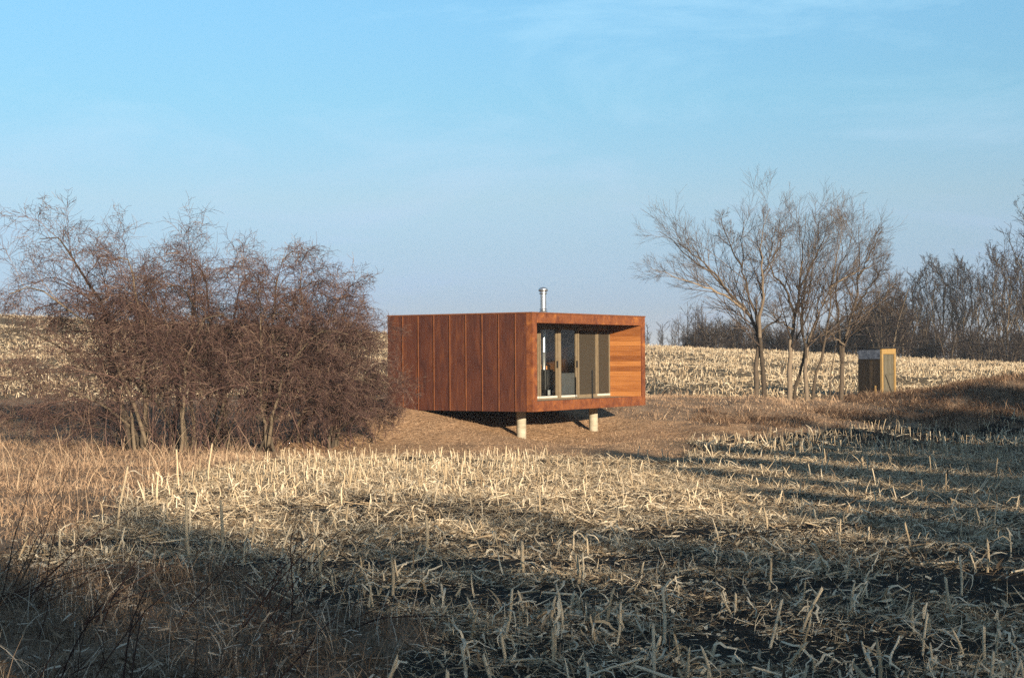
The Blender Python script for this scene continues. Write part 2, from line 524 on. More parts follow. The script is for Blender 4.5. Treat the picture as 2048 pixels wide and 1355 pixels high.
mg, n, l, b = mat_new('ground_earth', 0.95, 0.1)
tcn = n.new('ShaderNodeTexCoord')
def nnoise(scale, detail=6, rough=0.65):
    q = n.new('ShaderNodeTexNoise')
    q.inputs['Scale'].default_value = scale; q.inputs['Detail'].default_value = detail; q.inputs['Roughness'].default_value = rough
    l.new(tcn.outputs['Object'], q.inputs['Vector'])
    return q
n1, n2, n3 = nnoise(1.6, 8), nnoise(9.0, 8), nnoise(0.25, 6)
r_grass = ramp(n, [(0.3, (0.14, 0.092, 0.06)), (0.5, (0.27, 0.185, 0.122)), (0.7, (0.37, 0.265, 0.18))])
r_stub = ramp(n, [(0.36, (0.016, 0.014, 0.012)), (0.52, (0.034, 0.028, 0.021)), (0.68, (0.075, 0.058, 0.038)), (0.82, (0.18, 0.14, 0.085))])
r_field = ramp(n, [(0.36, (0.06, 0.047, 0.032)), (0.52, (0.15, 0.115, 0.07)), (0.7, (0.34, 0.27, 0.17))])
r_soil = ramp(n, [(0.34, (0.17, 0.10, 0.056)), (0.5, (0.40, 0.25, 0.145)), (0.66, (0.56, 0.38, 0.235))])
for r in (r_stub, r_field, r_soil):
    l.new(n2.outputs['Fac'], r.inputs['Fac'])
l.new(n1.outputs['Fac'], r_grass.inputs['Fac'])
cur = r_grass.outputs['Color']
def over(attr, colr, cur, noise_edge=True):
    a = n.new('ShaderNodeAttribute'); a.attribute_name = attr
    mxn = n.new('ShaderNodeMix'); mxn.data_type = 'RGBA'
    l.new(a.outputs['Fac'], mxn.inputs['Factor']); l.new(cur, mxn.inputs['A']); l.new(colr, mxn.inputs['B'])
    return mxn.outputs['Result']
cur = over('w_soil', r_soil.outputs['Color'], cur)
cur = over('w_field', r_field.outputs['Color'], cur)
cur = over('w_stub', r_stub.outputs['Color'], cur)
r_d = ramp(n, [(0.35, (0.035, 0.036, 0.030)), (0.65, (0.09, 0.085, 0.06))]); l.new(n1.outputs['Fac'], r_d.inputs['Fac'])  # dark tones standing in for the shade on the left strip
cur = over('w_shade_strip', r_d.outputs['Color'], cur)
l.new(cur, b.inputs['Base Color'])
bp = n.new('ShaderNodeBump'); bp.inputs['Strength'].default_value = 0.9; bp.inputs['Distance'].default_value = 0.10
l.new(n2.outputs['Fac'], bp.inputs['Height']); l.new(bp.outputs['Normal'], b.inputs['Normal'])
tag(link('ground', ground_me, mg), 'rolling field ground of soil, dry grass and corn residue', 'ground', kind='structure')


# ------------------------------------------------------------------ boxes for built things
def box_mesh(x0, x1, y0, y1, z0, z1, bev=0.0):
    me = bpy.data.meshes.new('box')
    import bmesh
    bm = bmesh.new()
    vs = [bm.verts.new((x, y, z)) for x in (x0, x1) for y in (y0, y1) for z in (z0, z1)]
    for f in ((0, 1, 3, 2), (4, 6, 7, 5), (0, 4, 5, 1), (2, 3, 7, 6), (0, 2, 6, 4), (1, 5, 7, 3)):
        bm.faces.new([vs[i] for i in f])
    bmesh.ops.recalc_face_normals(bm, faces=bm.faces)
    if bev:
        bmesh.ops.bevel(bm, geom=list(bm.edges), offset=bev, segments=1, affect='EDGES')
    bm.to_mesh(me); bm.free()
    return me


def box(name, x, y, z, mat, parent, bev=0.0):
    """box part with its own origin at its lower corner centre"""
    cx, cy = (x[0] + x[1]) / 2, (y[0] + y[1]) / 2
    o = link(name, box_mesh(x[0] - cx, x[1] - cx, y[0] - cy, y[1] - cy, 0, z[1] - z[0], bev), mat)
    off = Vector((cx, cy, z[0]))
    if parent is not None:
        o.parent = parent
        p = parent
        while p is not None and p.type != 'EMPTY':      # parent meshes are offset in their thing's frame
            off = off - p.location
            p = p.parent
    o.location = off
    return o


def lathe(name, prof, k, mat, parent, loc=(0, 0, 0)):
    a = np.arange(k) * 2 * math.pi / k
    V = np.concatenate([np.stack([r * np.cos(a), r * np.sin(a), np.full(k, z)], -1) for r, z in prof])
    S = len(prof)
    q = []
    for s in range(S - 1):
        for j in range(k):
            q.append((s * k + j, s * k + (j + 1) % k, (s + 1) * k + (j + 1) % k, (s + 1) * k + j))
    me = new_mesh(name, V, np.array(q), smooth=True)
    o = link(name, me, mat, parent)
    o.location = loc
    return o


# ------------------------------------------------------------------ the steel cabin
E1 = math.atan2(0.84, 0.542)
A = W(1066, 823.2, 48.6)
cabin = tag(empty('steel_cabin', A, E1), 'rusted steel box cabin on concrete posts with recessed glazed porch', 'cabin')
LT, LS, H = 7.17, 5.47, 3.0          # along the porch face, along the panelled wall, height
PW = LS / 9
for i in range(9):
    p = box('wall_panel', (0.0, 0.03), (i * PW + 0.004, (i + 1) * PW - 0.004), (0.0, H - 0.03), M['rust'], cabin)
    if i:
        box('seam', (-0.028, 0.012), (i * PW - 0.011, i * PW + 0.011), (0.0, H - 0.035), M['rust_edge'], p)
box('wall_core', (0.033, 0.15), (0.25, LS - 0.003), (0.02, H - 0.06), M['rust_dark'], cabin)
box('rear_wall', (0.035, LT - 0.035), (LS - 0.12, LS), (0.0, H - 0.03), M['rust'], cabin)
box('end_wall', (LT - 0.15, LT), (0.25, LS - 0.125), (0.0, H - 0.03), M['rust'], cabin)
roof = box('roof', (0.02, LT - 0.02), (0.02, LS - 0.02), (H - 0.055, H - 0.005), M['rust_dark'], cabin)
for nm, x, y in (('roof_edge', (-0.02, LT + 0.02), (-0.02, 0.03)), ('roof_edge', (-0.02, 0.03), (0.033, LS + 0.02)),
                 ('roof_edge', (LT - 0.03, LT + 0.02), (0.033, LS + 0.02)), ('roof_edge', (0.033, LT - 0.033), (LS - 0.03, LS + 0.02))):
    box(nm, x, y, (H - 0.028, H + 0.012), M['rust_edge'], roof)
ZB, ZT = 0.31, 2.69
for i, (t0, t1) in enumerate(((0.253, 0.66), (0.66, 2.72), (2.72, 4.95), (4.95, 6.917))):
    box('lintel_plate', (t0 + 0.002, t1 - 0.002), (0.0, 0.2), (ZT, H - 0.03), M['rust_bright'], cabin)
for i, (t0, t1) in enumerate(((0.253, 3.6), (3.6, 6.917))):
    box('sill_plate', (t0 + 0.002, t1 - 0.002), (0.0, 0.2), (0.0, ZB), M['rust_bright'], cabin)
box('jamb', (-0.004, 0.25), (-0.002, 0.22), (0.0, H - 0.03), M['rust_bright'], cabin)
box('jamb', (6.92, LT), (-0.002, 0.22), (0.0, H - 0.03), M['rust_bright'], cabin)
box('underside', (0.04, LT - 0.16), (0.21, LS - 0.13), (0.02, 0.2), M['rust_dark'], cabin)
floor = box('floor', (0.155, LT - 0.155), (1.24, LS - 0.13), (0.21, 0.29), M['ply'], cabin)
for i in range(8):
    s0 = 0.21 + i * 0.127
    box('deck_board', (0.26, 6.885), (s0, s0 + 0.12), (0.215, 0.30), M['deck'], floor)
box('soffit', (0.155, 6.89), (0.205, 1.2), (ZT + 0.01, ZT + 0.06), M['soffit'], cabin)
box('ceiling', (0.155, LT - 0.155), (1.30, LS - 0.13), (ZT + 0.012, ZT + 0.07), M['ply'], cabin)
box('porch_lining', (0.155, 0.2), (0.225, 1.2), (0.301, ZT), M['cedar'], cabin)
sw = box('cedar_wall', (6.905, 6.915), (0.222, 1.3), (0.29, ZT), M['rust_dark'], cabin)
nb = 14
hb = (ZT - 0.303) / nb
for i in range(nb):
    box('board', (6.884 + 0.003 * (i % 2), 6.9035), (0.03, 1.2), (0.303 + i * hb, 0.303 + (i + 1) * hb - 0.005), M['cedar'], sw)
# glazing line at s = 1.23
G0 = 1.2
box('head_rail', (0.155, 6.9), (G0 + 0.002, G0 + 0.09), (2.60, ZT + 0.008), M['frame_dark'], cabin)
box('sill_rail', (0.155, 6.9), (G0 + 0.004, G0 + 0.12), (0.30, 0.335), M['frame'], cabin)
box('mullion', (3.43, 3.60), (G0 - 0.03, G0 + 0.11), (0.336, 2.598), M['frame'], cabin)
box('mullion', (4.68, 4.76), (G0 - 0.03, G0 + 0.11), (0.336, 2.598), M['frame'], cabin)
for i, (t0, t1, kind, dy) in enumerate(((0.2, 1.25, 'glass', 0.01), (1.255, 2.36, 'glass', 0.05), (2.365, 3.425, 'glass', 0.01),
                                        (3.605, 4.675, 'glass', 0.01), (4.765, 6.02, 'screen', 0.03), (6.025, 6.88, 'screen', 0.0))):
    d = tag(box('sliding_door', (t0, t1), (G0 + dy, G0 + dy + 0.045), (0.337, 0.40), M['white'] if i != 4 else M['frame'], cabin))
    for ta in (t0, t1 - 0.06):
        box('stile', (ta, ta + 0.06), (G0 + dy, G0 + dy + 0.045), (0.402, 2.597), M['frame'], d)
    box('top_rail', (t0 + 0.078, t1 - 0.078), (G0 + dy, G0 + dy + 0.045), (2.53, 2.597), M['frame'], d)
    if kind == 'screen':
        box('insect_screen', (t0 + 0.076, t1 - 0.076), (G0 + dy + 0.012, G0 + dy + 0.014), (0.402, 2.528), M['screen'], d)
    hw_ = (t1 - t0) / 2 - 0.076
    pn = link('pane', new_mesh('pane', np.array([(-hw_, 0.005, 0.065), (hw_, 0.005, 0.065), (hw_, 0.005, 2.191), (-hw_, 0.005, 2.191)]), np.array([(0, 1, 2, 3)])), M['glass'], d)
    if i in (2, 3):
        box('handle', (t1 - 0.055, t1 - 0.02), (G0 + dy - 0.05, G0 + dy - 0.001), (1.30, 1.52), M['iron'], d)
box('porch_rail_post', (3.96, 4.0), (0.21, 0.25), (0.301, 1.22), M['iron'], cabin)
# concrete posts
for t, s in ((1.30, 1.25), (5.80, 1.25), (1.3, 4.3), (5.8, 4.3)):
    ca, sa = math.cos(E1), math.sin(E1)
    wx, wy = A[0] + ca * t - sa * s, A[1] + sa * t + ca * s
    zb = hz(wx, wy) - A[2] - 0.5
    prof = [(0.155, zb)]
    zz = zb
    while zz < -0.3:
        zz += 0.27
        prof += [(0.152, min(zz, -0.05)), (0.149, min(zz + 0.012, -0.03))]
    prof += [(0.15, 0.018)]
    lathe('concrete_post', prof, 28, M['concrete'], cabin, (t, s, 0))
# chimney
ch = lathe('chimney', [(0.10, H - 0.02), (0.095, H + 0.78)], 24, M['galv'], cabin, (3.62, 1.85, 0))
lathe('flashing', [(0.20, H), (0.17, H + 0.06), (0.115, H + 0.16), (0.102, H + 0.17)], 24, M['galv'], ch)
lathe('storm_collar', [(0.15, H + 0.20), (0.102, H + 0.235)], 24, M['galv'], ch)
lathe('rain_cap', [(0.105, H + 0.79), (0.15, H + 0.80), (0.152, H + 0.875), (0.12, H + 0.90), (0.04, H + 0.93), (0.0, H + 0.932)], 24, M['galv'], ch)
lathe('cap_band', [(0.118, H + 0.70), (0.122, H + 0.705), (0.122, H + 0.785), (0.1, H + 0.79)], 24, M['galv'], ch)


def in_cabin(name, t, s, z=0.291):
    ca, sa = math.cos(E1), math.sin(E1)
    return empty(name, (A[0] + ca * t - sa * s, A[1] + sa * t + ca * s, A[2] + z), E1)


st = tag(in_cabin('wood_stove', 3.62, 1.85), 'black wood stove with tall flue pipe behind the left glass door', 'stove')
box('body', (-0.25, 0.25), (-0.22, 0.22), (0.28, 0.95), M['iron'], st, 0.02)
box('door', (-0.17, 0.17), (-0.245, -0.222), (0.42, 0.82), M['iron'], st, 0.008)
for a in (-0.2, 0.2):
    for c in (-0.17, 0.17):
        box('leg', (a - 0.02, a + 0.02), (c - 0.02, c + 0.02), (0.0, 0.278), M['iron'], st)
lathe('flue_pipe', [(0.075, 0.95), (0.075, 1.5), (0.079, 1.51), (0.079, 1.54), (0.075, 1.55), (0.075, 2.40)], 20, M['galv'], st)
cb = tag(in_cabin('storage_cabinet', 5.98, 2.6), 'pale grey cabinet standing inside behind the second glass door', 'cabinet')
box('carcass', (-0.42, 0.42), (-0.3, 0.3), (0.06, 0.81), M['enamel'], cb, 0.01)
box('plinth', (-0.39, 0.39), (-0.27, 0.27), (0.0, 0.058), M['iron'], cb)
for a in (-0.41, 0.005):
    box('door', (a, a + 0.40), (-0.32, -0.302), (0.1, 0.79), M['enamel'], cb, 0.005)
tb = tag(in_cabin('slanted_shelf', 6.25, 3.35), 'brown wooden counter with sloping top inside behind the glass', 'counter')
me = new_mesh('top', np.array([(-0.7, -0.35, 1.02), (0.7, -0.35, 1.30), (0.7, 0.35, 1.30), (-0.7, 0.35, 1.02), (-0.7, -0.35, 0.86), (0.7, -0.35, 0.86), (0.7, 0.35, 0.86), (-0.7, 0.35, 0.86)]),
              np.array([(0, 1, 2, 3), (7, 6, 5, 4), (0, 4, 5, 1), (1, 5, 6, 2), (2, 6, 7, 3), (3, 7, 4, 0)]))
link('counter_top', me, M['cedar'], tb)
for a in (-0.65, 0.65):
    box('leg', (a - 0.03, a + 0.03), (-0.3, 0.3), (0.0, 0.858), M['iron'], tb)
bs = tag(in_cabin('wall_shelf', 5.3, 5.15), 'tall open shelf unit against the far wall inside the cabin', 'shelf')
for k in range(5):
    box('shelf_board', (-1.4, 1.4), (-0.15, 0.15), (0.5 + 0.42 * k, 0.53 + 0.42 * k), M['enamel'], bs)
for a in (-1.43, 0.0, 1.40):
    box('upright', (a, a + 0.03) if a else (-0.015, 0.015), (-0.16, 0.16), (0.0, 0.499), M['iron'], bs)
for k in range(4):
    x = -1.35
    while x < 1.2:
        w, h = rng.uniform(0.1, 0.3), rng.uniform(0.15, 0.34)
        if rng.random() < 0.6:
            box('shelf_box', (x, x + w), (-0.12, 0.1), (0.531 + 0.42 * k, 0.531 + 0.42 * k + h), M['book'], bs)
        x += w + 0.05

# ------------------------------------------------------------------ the outhouse
op = W(1762, 787, 72.0)
oz = hz(op[0], op[1])
oh = tag(empty('outhouse', (op[0], op[1], oz - 0.03), math.radians(45)), 'narrow wooden outhouse with yellow framed door on the bank', 'outhouse')
OW = 1.16
for i in range(6):                         # dark board side, faces left
    w = OW / 6
    box('side_board', (0.0, 0.03), (0.03 + i * w, 0.03 + (i + 1) * w - 0.012), (0.05 + 0.02 * (i % 3), 1.72), M['old_wood'], oh)
box('upper_sheet', (0.004, 0.02), (0.04, OW), (1.745, 2.20), M['blue_sheet'], oh)
box('batten', (-0.02, 0.001), (0.05, OW - 0.02), (1.68, 1.74), M['old_wood'], oh)
box('pale_leg', (-0.05, -0.004), (0.24, 0.30), (0.0, 0.55), M['yellow_wood'], oh)
box('rear_wall', (0.031, OW), (OW, OW + 0.03), (0.05, 2.1), M['old_wood'], oh)
box('far_wall', (OW - 0.03, OW), (0.1, OW - 0.001), (0.05, 2.1), M['old_wood'], oh)
for a in (0.0, OW - 0.12):
    box('corner_post', (a, a + 0.12), (-0.06, 0.028), (0.0, 1.955), M['yellow_wood'], oh)
box('header', (0.0, OW), (-0.062, 0.028), (1.957, 2.2), M['yellow_wood'], oh)
box('threshold', (0.123, OW - 0.123), (-0.06, 0.028), (0.04, 0.14), M['yellow_wood'], oh)
dr = box('door', (0.125, OW - 0.125), (0.005, 0.02), (0.15, 1.955), M['old_wood'], oh)
for i in range(5):
    w = (OW - 0.26) / 5
    box('door_board', (0.13 + i * w, 0.13 + (i + 1) * w - 0.008), (-0.022, 0.003), (0.16, 1.94), M['screen_wood'], dr)
bz = box('brace', (-0.03, 0.03), (-0.02, 0.0), (0.0, 0.95), M['old_wood'], dr)
bz.location = Vector((0.30, -0.026, 0.22)) - dr.location + Vector((0.0, 0, 0.85))
bz.rotation_euler = (0, math.radians(148), 0)
box('ledge', (0.14, OW - 0.14), (-0.04, -0.0225), (1.02, 1.10), M['screen_wood'], dr)
rf = new_mesh('roof', np.array([(-0.12, -0.22, 2.215), (OW + 0.28, -0.22, 2.235), (OW + 0.28, OW + 0.15, 2.225), (-0.12, OW + 0.15, 2.205),
                                (-0.12, -0.22, 2.275), (OW + 0.28, -0.22, 2.295), (OW + 0.28, OW + 0.15, 2.285), (-0.12, OW + 0.15, 2.265)]),
              np.array([(3, 2, 1, 0), (4, 5, 6, 7), (0, 1, 5, 4), (1, 2, 6, 5), (2, 3, 7, 6), (3, 0, 4, 7)]))
link('roof', rf, M['tar'], oh)


# ------------------------------------------------------------------ trees
def build_tree(name, loc, trunks, crown, bark, twig, kt=6, kc=3, label=None, cat='tree', group=None):
    """trunks, crown: lists of (P, R) in world or local space; loc is subtracted"""
    loc = np.asarray(loc, float)
    root = empty(name, loc)
    V, q, a = join([tubes(P - loc, R, kt) for P, R in trunks])
    link('trunk', new_mesh('trunk', V, q, {'rnd': a}, True), bark, root)
    V, q, a = join([tubes(P - loc, R, kc) for P, R in crown])
    link('crown', new_mesh('crown', V, q, {'rnd': a}), twig, root)
    return tag(root, label, cat, group)


def copy_tree(root, loc, rz, s, label, group):
    r = root.copy(); col.objects.link(r)
    r.location = loc; r.rotation_euler = (0, 0, rz); r.scale = s
    r['label'] = label; r['group'] = group
    for c in root.children:
        k = c.copy(); col.objects.link(k); k.parent = r
    return r


def stems_px(lines, d, S=12, wob=0.05, spread=0.6):
    """limbs traced as picture polylines (px, py), depth wandering around d"""
    out = []
    for ln, r0, r1, dd in lines:
        n_ = len(ln)
        pts = [W(p[0], p[1], d + dd * (i / max(n_ - 1, 1)) ** 1.2) for i, p in enumerate(ln)]
        P = resample(pts, S)
        P[1:-1] += rng.normal(size=(S - 2, 3)) * wob * np.linspace(0.4, 1, S - 2)[:, None]
        out.append((P, np.linspace(r0, r1, S)))
    return np.stack([o[0] for o in out]), np.stack([o[1] for o in out])


def Z3(*pts):     # coordinates read in an enlargement of the right-hand trees
    return [(1290 + x / 2.823, 340 + (y + max(0, 750 - y) * 0.19) / 2.823) for x, y in pts]


right_trees = [
    ('pale twin-stemmed bare tree nearest the cabin, widest limbs leaning left', 64.5, (650, 1285), [
        (Z3((626, 1295), (632, 1120), (642, 950), (618, 870), (545, 760), (470, 660), (300, 470), (85, 255)), 0.14, 0.015, 1.2),
        (Z3((676, 1295), (664, 1100), (650, 950), (622, 800), (575, 640), (545, 480), (552, 300), (548, 120)), 0.14, 0.014, 0.8),
        (Z3((648, 945), (652, 800), (672, 640), (650, 450), (655, 280), (705, 90)), 0.10, 0.012, -0.9),
        (Z3((560, 790), (470, 715), (350, 640), (200, 575), (30, 510)), 0.07, 0.010, -1.2),
        (Z3((475, 670), (380, 520), (230, 360), (150, 235)), 0.055, 0.009, 1.0),
        (Z3((548, 500), (470, 330), (430, 160)), 0.045, 0.008, 1.2),
        (Z3((650, 920), (740, 830), (800, 780), (900, 740)), 0.05, 0.009, -1.0),
        (Z3((655, 560), (730, 420), (790, 260), (800, 180)), 0.045, 0.008, 1.3)]),
    ('dark upright bare tree in the middle of the clump beside the bank', 66.5, (825, 1285), [
        (Z3((815, 1298), (813, 1120), (822, 960), (852, 800), (872, 620), (890, 420), (905, 150)), 0.16, 0.014, 1.0),
        (Z3((838, 1298), (850, 1200), (885, 1110), (905, 1000), (880, 870), (930, 650), (950, 420), (985, 160)), 0.09, 0.012, -1.0),
        (Z3((850, 830), (800, 650), (740, 585), (700, 470), (720, 300), (760, 190)), 0.08, 0.010, -1.3),
        (Z3((872, 640), (930, 520), (1000, 330), (1040, 180)), 0.06, 0.010, 1.2),
        (Z3((835, 900), (760, 850), (690, 790), (600, 760)), 0.05, 0.009, 1.4)]),
    ('slender forked bare tree leaning right between the dark trunk and outhouse', 66.0, (930, 1275), [
        (Z3((914, 1290), (905, 1060), (925, 960), (985, 800), (1050, 620), (1085, 420), (1105, 210)), 0.12, 0.012, 0.8),
        (Z3((942, 1290), (965, 1150), (998, 1060), (1030, 880), (1062, 640), (1120, 430), (1175, 250)), 0.09, 0.011, -0.9),
        (Z3((906, 1060), (895, 900), (880, 700), (935, 470), (960, 260)), 0.07, 0.010, 1.2),
        (Z3((1050, 640), (1150, 560), (1260, 500), (1360, 430)), 0.05, 0.009, 1.0)]),
    ('bare tree at the right of the clump, closest to the outhouse', 67.5, (1105, 1270), [
        (Z3((1104, 1285), (1112, 1100), (1125, 970), (1180, 800), (1200, 620), (1215, 420), (1205, 220)), 0.14, 0.012, 0.8),
        (Z3((1112, 1090), (1095, 900), (1082, 730), (1080, 560), (1105, 380), (1085, 230)), 0.08, 0.010, 1.1),
        (Z3((1185, 790), (1240, 690), (1310, 560), (1350, 440)), 0.06, 0.009, -1.0),
        (Z3((1205, 580), (1260, 440), (1290, 330), (1300, 250)), 0.05, 0.008, 1.0),
        (Z3((1180, 820), (1280, 760), (1370, 690), (1430, 560)), 0.045, 0.008, 1.2),
        (Z3((1125, 985), (1060, 930), (1000, 900)), 0.04, 0.008, -1.0)]),
    ('thin bare sapling between the forked tree and outhouse', 66.0, (1045, 1280), [
        (Z3((1046, 1285), (1044, 1180), (1060, 1080), (1085, 960)), 0.035, 0.006, 0.3),
        (Z3((1044, 1170), (1020, 1090), (1000, 1010)), 0.022, 0.005, 0.3)]),
]
for lab, d, bp_, lines in right_trees:
    big = lines[0][1] > 0.05
    P0, R0 = stems_px(lines, d, 14, 0.06 if big else 0.004)
    b0 = P0[0, 0].copy()
    zz = hz(b0[0], b0[1])
    k0 = np.array([p[0][1] for p, in zip(lines)])  # sink the stems that start on the ground
    for i in range(len(lines)):
        if abs(P0[i, 0, 2] - b0[2]) < 0.3:
            P0[i, 0, 2] = min(P0[i, 0, 2], hz(P0[i, 0, 0], P0[i, 0, 1])) - 0.25
    if big:
        P0b, R0b = P0, R0 * 0.72
        R0 = R0[:, :1] * 0.74 * (1 - np.linspace(0, 1, R0.shape[1])[None]) ** 1.25 + 0.008
        P1, R1 = grow(P0, R0, 15, 0.26, 0.96, 0.24, 0.48, 0.45, 0.90, 10, 0.045, 0.03, 0.55, 0.25, 0.0048)
        P2, R2 = grow(P1, R1, 7, 0.16, 0.95, 0.44, 0.80, 0.40, 0.75, 7, 0.03, 0.025, 0.6, 0.4, 0.0046)
        P3, R3 = grow(P2, R2, 5, 0.15, 0.92, 0.45, 0.85, 0.40, 0.70, 3, 0.02, 0.02, 0.7, 0.5, 0.0044)
        build_tree('bare_tree', (b0[0], b0[1], zz), [(P0, R0)], [(P1, R1), (P2, R2), (P3, R3)], M['bark'], M['twig'], 7, 3, lab, 'tree', 'bare trees on the bank')
    else:
        P1, R1 = grow(P0, R0, 6, 0.3, 0.95, 0.3, 0.5, 0.4, 0.9, 5, 0.1, 0.1, 0.6, 0.4, 0.003)
        build_tree('sapling', (b0[0], b0[1], zz), [(P0, R0)], [(P1, R1)], M['bark'], M['twig'], 6, 3, lab, 'sapling', None)

# the thicket of arching shrubs
def thicket_shrub(label, bpx, d, tops, seed_n):
    """tops: crown targets (px, py, depth offset) of the main stems"""
    bx_, by_ = W(bpx, 890, d)[:2]
    bz_ = hz(bx_, by_)
    b0 = np.array((bx_, by_, bz_))
    mains, rad = [], []
    for (tx, ty, dd, r) in tops:
        T = W(tx, ty + 62, d + dd)
        st_ = b0 + np.array((rng.normal() * 0.22, rng.normal() * 0.2, -0.15))
        mid = st_ * 0.5 + T * 0.5 + np.array(((T[0] - st_[0]) * -0.18, 0, (T[2] - st_[2]) * 0.14))
        q1 = st_ * 0.8 + mid * 0.2 + np.array((0, 0, 0.25))
        dirn = norm((T - mid) * np.array((1, 1, 0.25)))
        endp = T + dirn * 0.75 + np.array((0, 0, -0.35))
        P = resample([st_, q1, mid, mid * 0.42 + T * 0.58 + np.array((0, 0, 0.12)), T, endp], 14)
        P[1:] += np.cumsum(rng.normal(size=(13, 3)) * 0.045, axis=0)
        mains.append(P); rad.append(np.linspace(r, 0.012, 14))
    P0, R0 = np.stack(mains), np.stack(rad)
    P1, R1 = grow(P0, R0, 15, 0.26, 0.99, 0.30, 0.56, 0.5, 1.3, 10, [0, .06, .03, -.02, -.07, -.11, -.15, -.18, -.2, -.22], 0.17, 0.48, 0.3, 0.006, 0.25)
    P2, R2 = grow(P1, R1, 12, 0.10, 0.98, 0.34, 0.70, 0.5, 1.3, 5, -0.10, 0.24, 0.6, 0.45, 0.005, 0.15)
    P3, R3 = grow(P2, R2, 8, 0.06, 0.98, 0.38, 0.85, 0.5, 1.3, 3, -0.10, 0.26, 0.7, 0.6, 0.005, 0.05)
    ns = 26
    sb = np.repeat(b0[None], ns, 0) + rng.normal(size=(ns, 3)) * (0.75, 0.5, 0)
    sb[:, 2] = height(sb[:, 0], sb[:, 1]) - 0.05
    sl = rng.uniform(0.7, 2.1, ns)
    tt = np.linspace(0, 1, 7)[None, :, None]
    Ps = sb[:, None] + tt * sl[:, None, None] * np.stack([rng.normal(size=ns) * 0.35, rng.normal(size=ns) * 0.3, np.ones(ns)], -1)[:, None] + np.cumsum(rng.normal(size=(ns, 7, 3)) * 0.03, axis=1)
    Rs = np.linspace(0.013, 0.005, 7)[None] * rng.uniform(0.7, 1.4, (ns, 1))
    Pt, Rt = grow(Ps, Rs, 9, 0.2, 0.98, 0.25, 0.6, 0.4, 1.2, 4, 0.0, 0.2, 0.6, 0.5, 0.0042)
    # a few straight water shoots on top
    Pw, Rw = grow(P0[:, 7:], R0[:, 7:], 4, 0.2, 0.9, 0.10, 0.26, 0.1, 0.6, 5, 0.30, 0.08, 0.3, 0.4, 0.005, 0.9)
    return build_tree('thicket_shrub', b0, [(P0, R0)], [(P1, R1), (P2, R2), (P3, R3), (Pw, Rw), (Ps, Rs), (Pt, Rt)], M['bark_red'], M['twig_red'], 6, 3,
                      label, 'shrub', 'thicket of arching shrubs')


thicket_shrub('tallest arching shrub at the left end of the thicket', 285, 46.5,
              [(140, 425, 0.5, 0.10), (85, 505, -0.8, 0.07), (35, 600, 0.4, 0.06), (30, 705, -0.6, 0.05), (255, 450, -1.0, 0.08), (215, 560, 1.6, 0.06), (60, 770, -0.4, 0.026), (310, 500, 1.4, 0.06)], 1)
thicket_shrub('reddish arching shrub second from the left of the thicket', 362, 46.8,
              [(300, 482, 0.2, 0.085), (240, 545, -1.2, 0.06), (385, 470, 1.0, 0.07), (190, 660, -0.8, 0.05), (420, 560, -1.3, 0.06), (330, 620, 1.8, 0.05), (170, 755, 0.9, 0.026)], 2)
thicket_shrub('dense reddish shrub in the middle of the thicket', 440, 47.2,
              [(415, 465, 0.0, 0.085), (360, 520, -1.3, 0.06), (480, 490, 1.1, 0.07), (520, 560, -1.2, 0.06), (330, 640, -1.0, 0.05), (450, 640, 1.8, 0.05), (560, 690, -0.6, 0.04)], 3)
thicket_shrub('shrub with thick dark forked stem right of the thicket middle', 545, 46.6,
              [(560, 472, 0.2, 0.085), (500, 530, -1.2, 0.06), (625, 500, 1.0, 0.07), (440, 620, 0.9, 0.05), (640, 600, -1.2, 0.06), (560, 650, 1.6, 0.05), (690, 680, -0.5, 0.045)], 4)
thicket_shrub('shrub with leaning stem second from the right of the thicket', 602, 47.4,
              [(605, 476, 0.3, 0.075), (660, 545, -1.0, 0.06), (700, 600, 1.0, 0.055), (560, 580, 1.5, 0.05), (720, 680, -0.8, 0.05), (640, 690, -1.4, 0.045)], 5)
thicket_shrub('low spreading shrub at the right end, branches crossing the cabin wall', 660, 47.0,
              [(680, 560, 0.2, 0.07), (725, 565, 0.9, 0.055), (725, 610, -0.6, 0.05), (735, 680, -0.3, 0.05), (750, 745, -0.8, 0.035), (640, 590, -1.3, 0.05), (730, 720, 1.3, 0.045), (745, 775, -0.9, 0.03)], 6)


# woodland behind the right-hand field
def upright_tree(h, nl, seed_w, r0, twiggy=1.0, spread=0.55):
    P0 = resample([(0, 0, -0.4), (0.02 * h, 0, h * 0.35), (-0.01 * h, 0.02 * h, h * 0.7), (0.02 * h, 0, h)], 12)[None]
    P0[:, 1:] += rng.normal(size=(1, 11, 3)) * 0.012 * h
    R0 = np.linspace(r0, r0 * 0.12, 12)[None]
    P1, R1 = grow(P0, R0, nl, 0.18, 0.95, 0.30, 0.52, 0.35, spread + 0.35, 9, 0.14, 0.10, 0.55, 0.25, 0.02)
    P2, R2 = grow(P1, R1, 7, 0.2, 0.97, 0.32, 0.6, 0.4, 0.9, 6, 0.09, 0.14, 0.6, 0.4, 0.014 * twiggy)
    P3, R3 = grow(P2, R2, 5, 0.15, 0.97, 0.4, 0.8, 0.4, 0.9, 4, 0.08, 0.14, 0.7, 0.6, 0.012 * twiggy)
    return [(P0, R0), (P1, R1)], [(P2, R2), (P3, R3)]


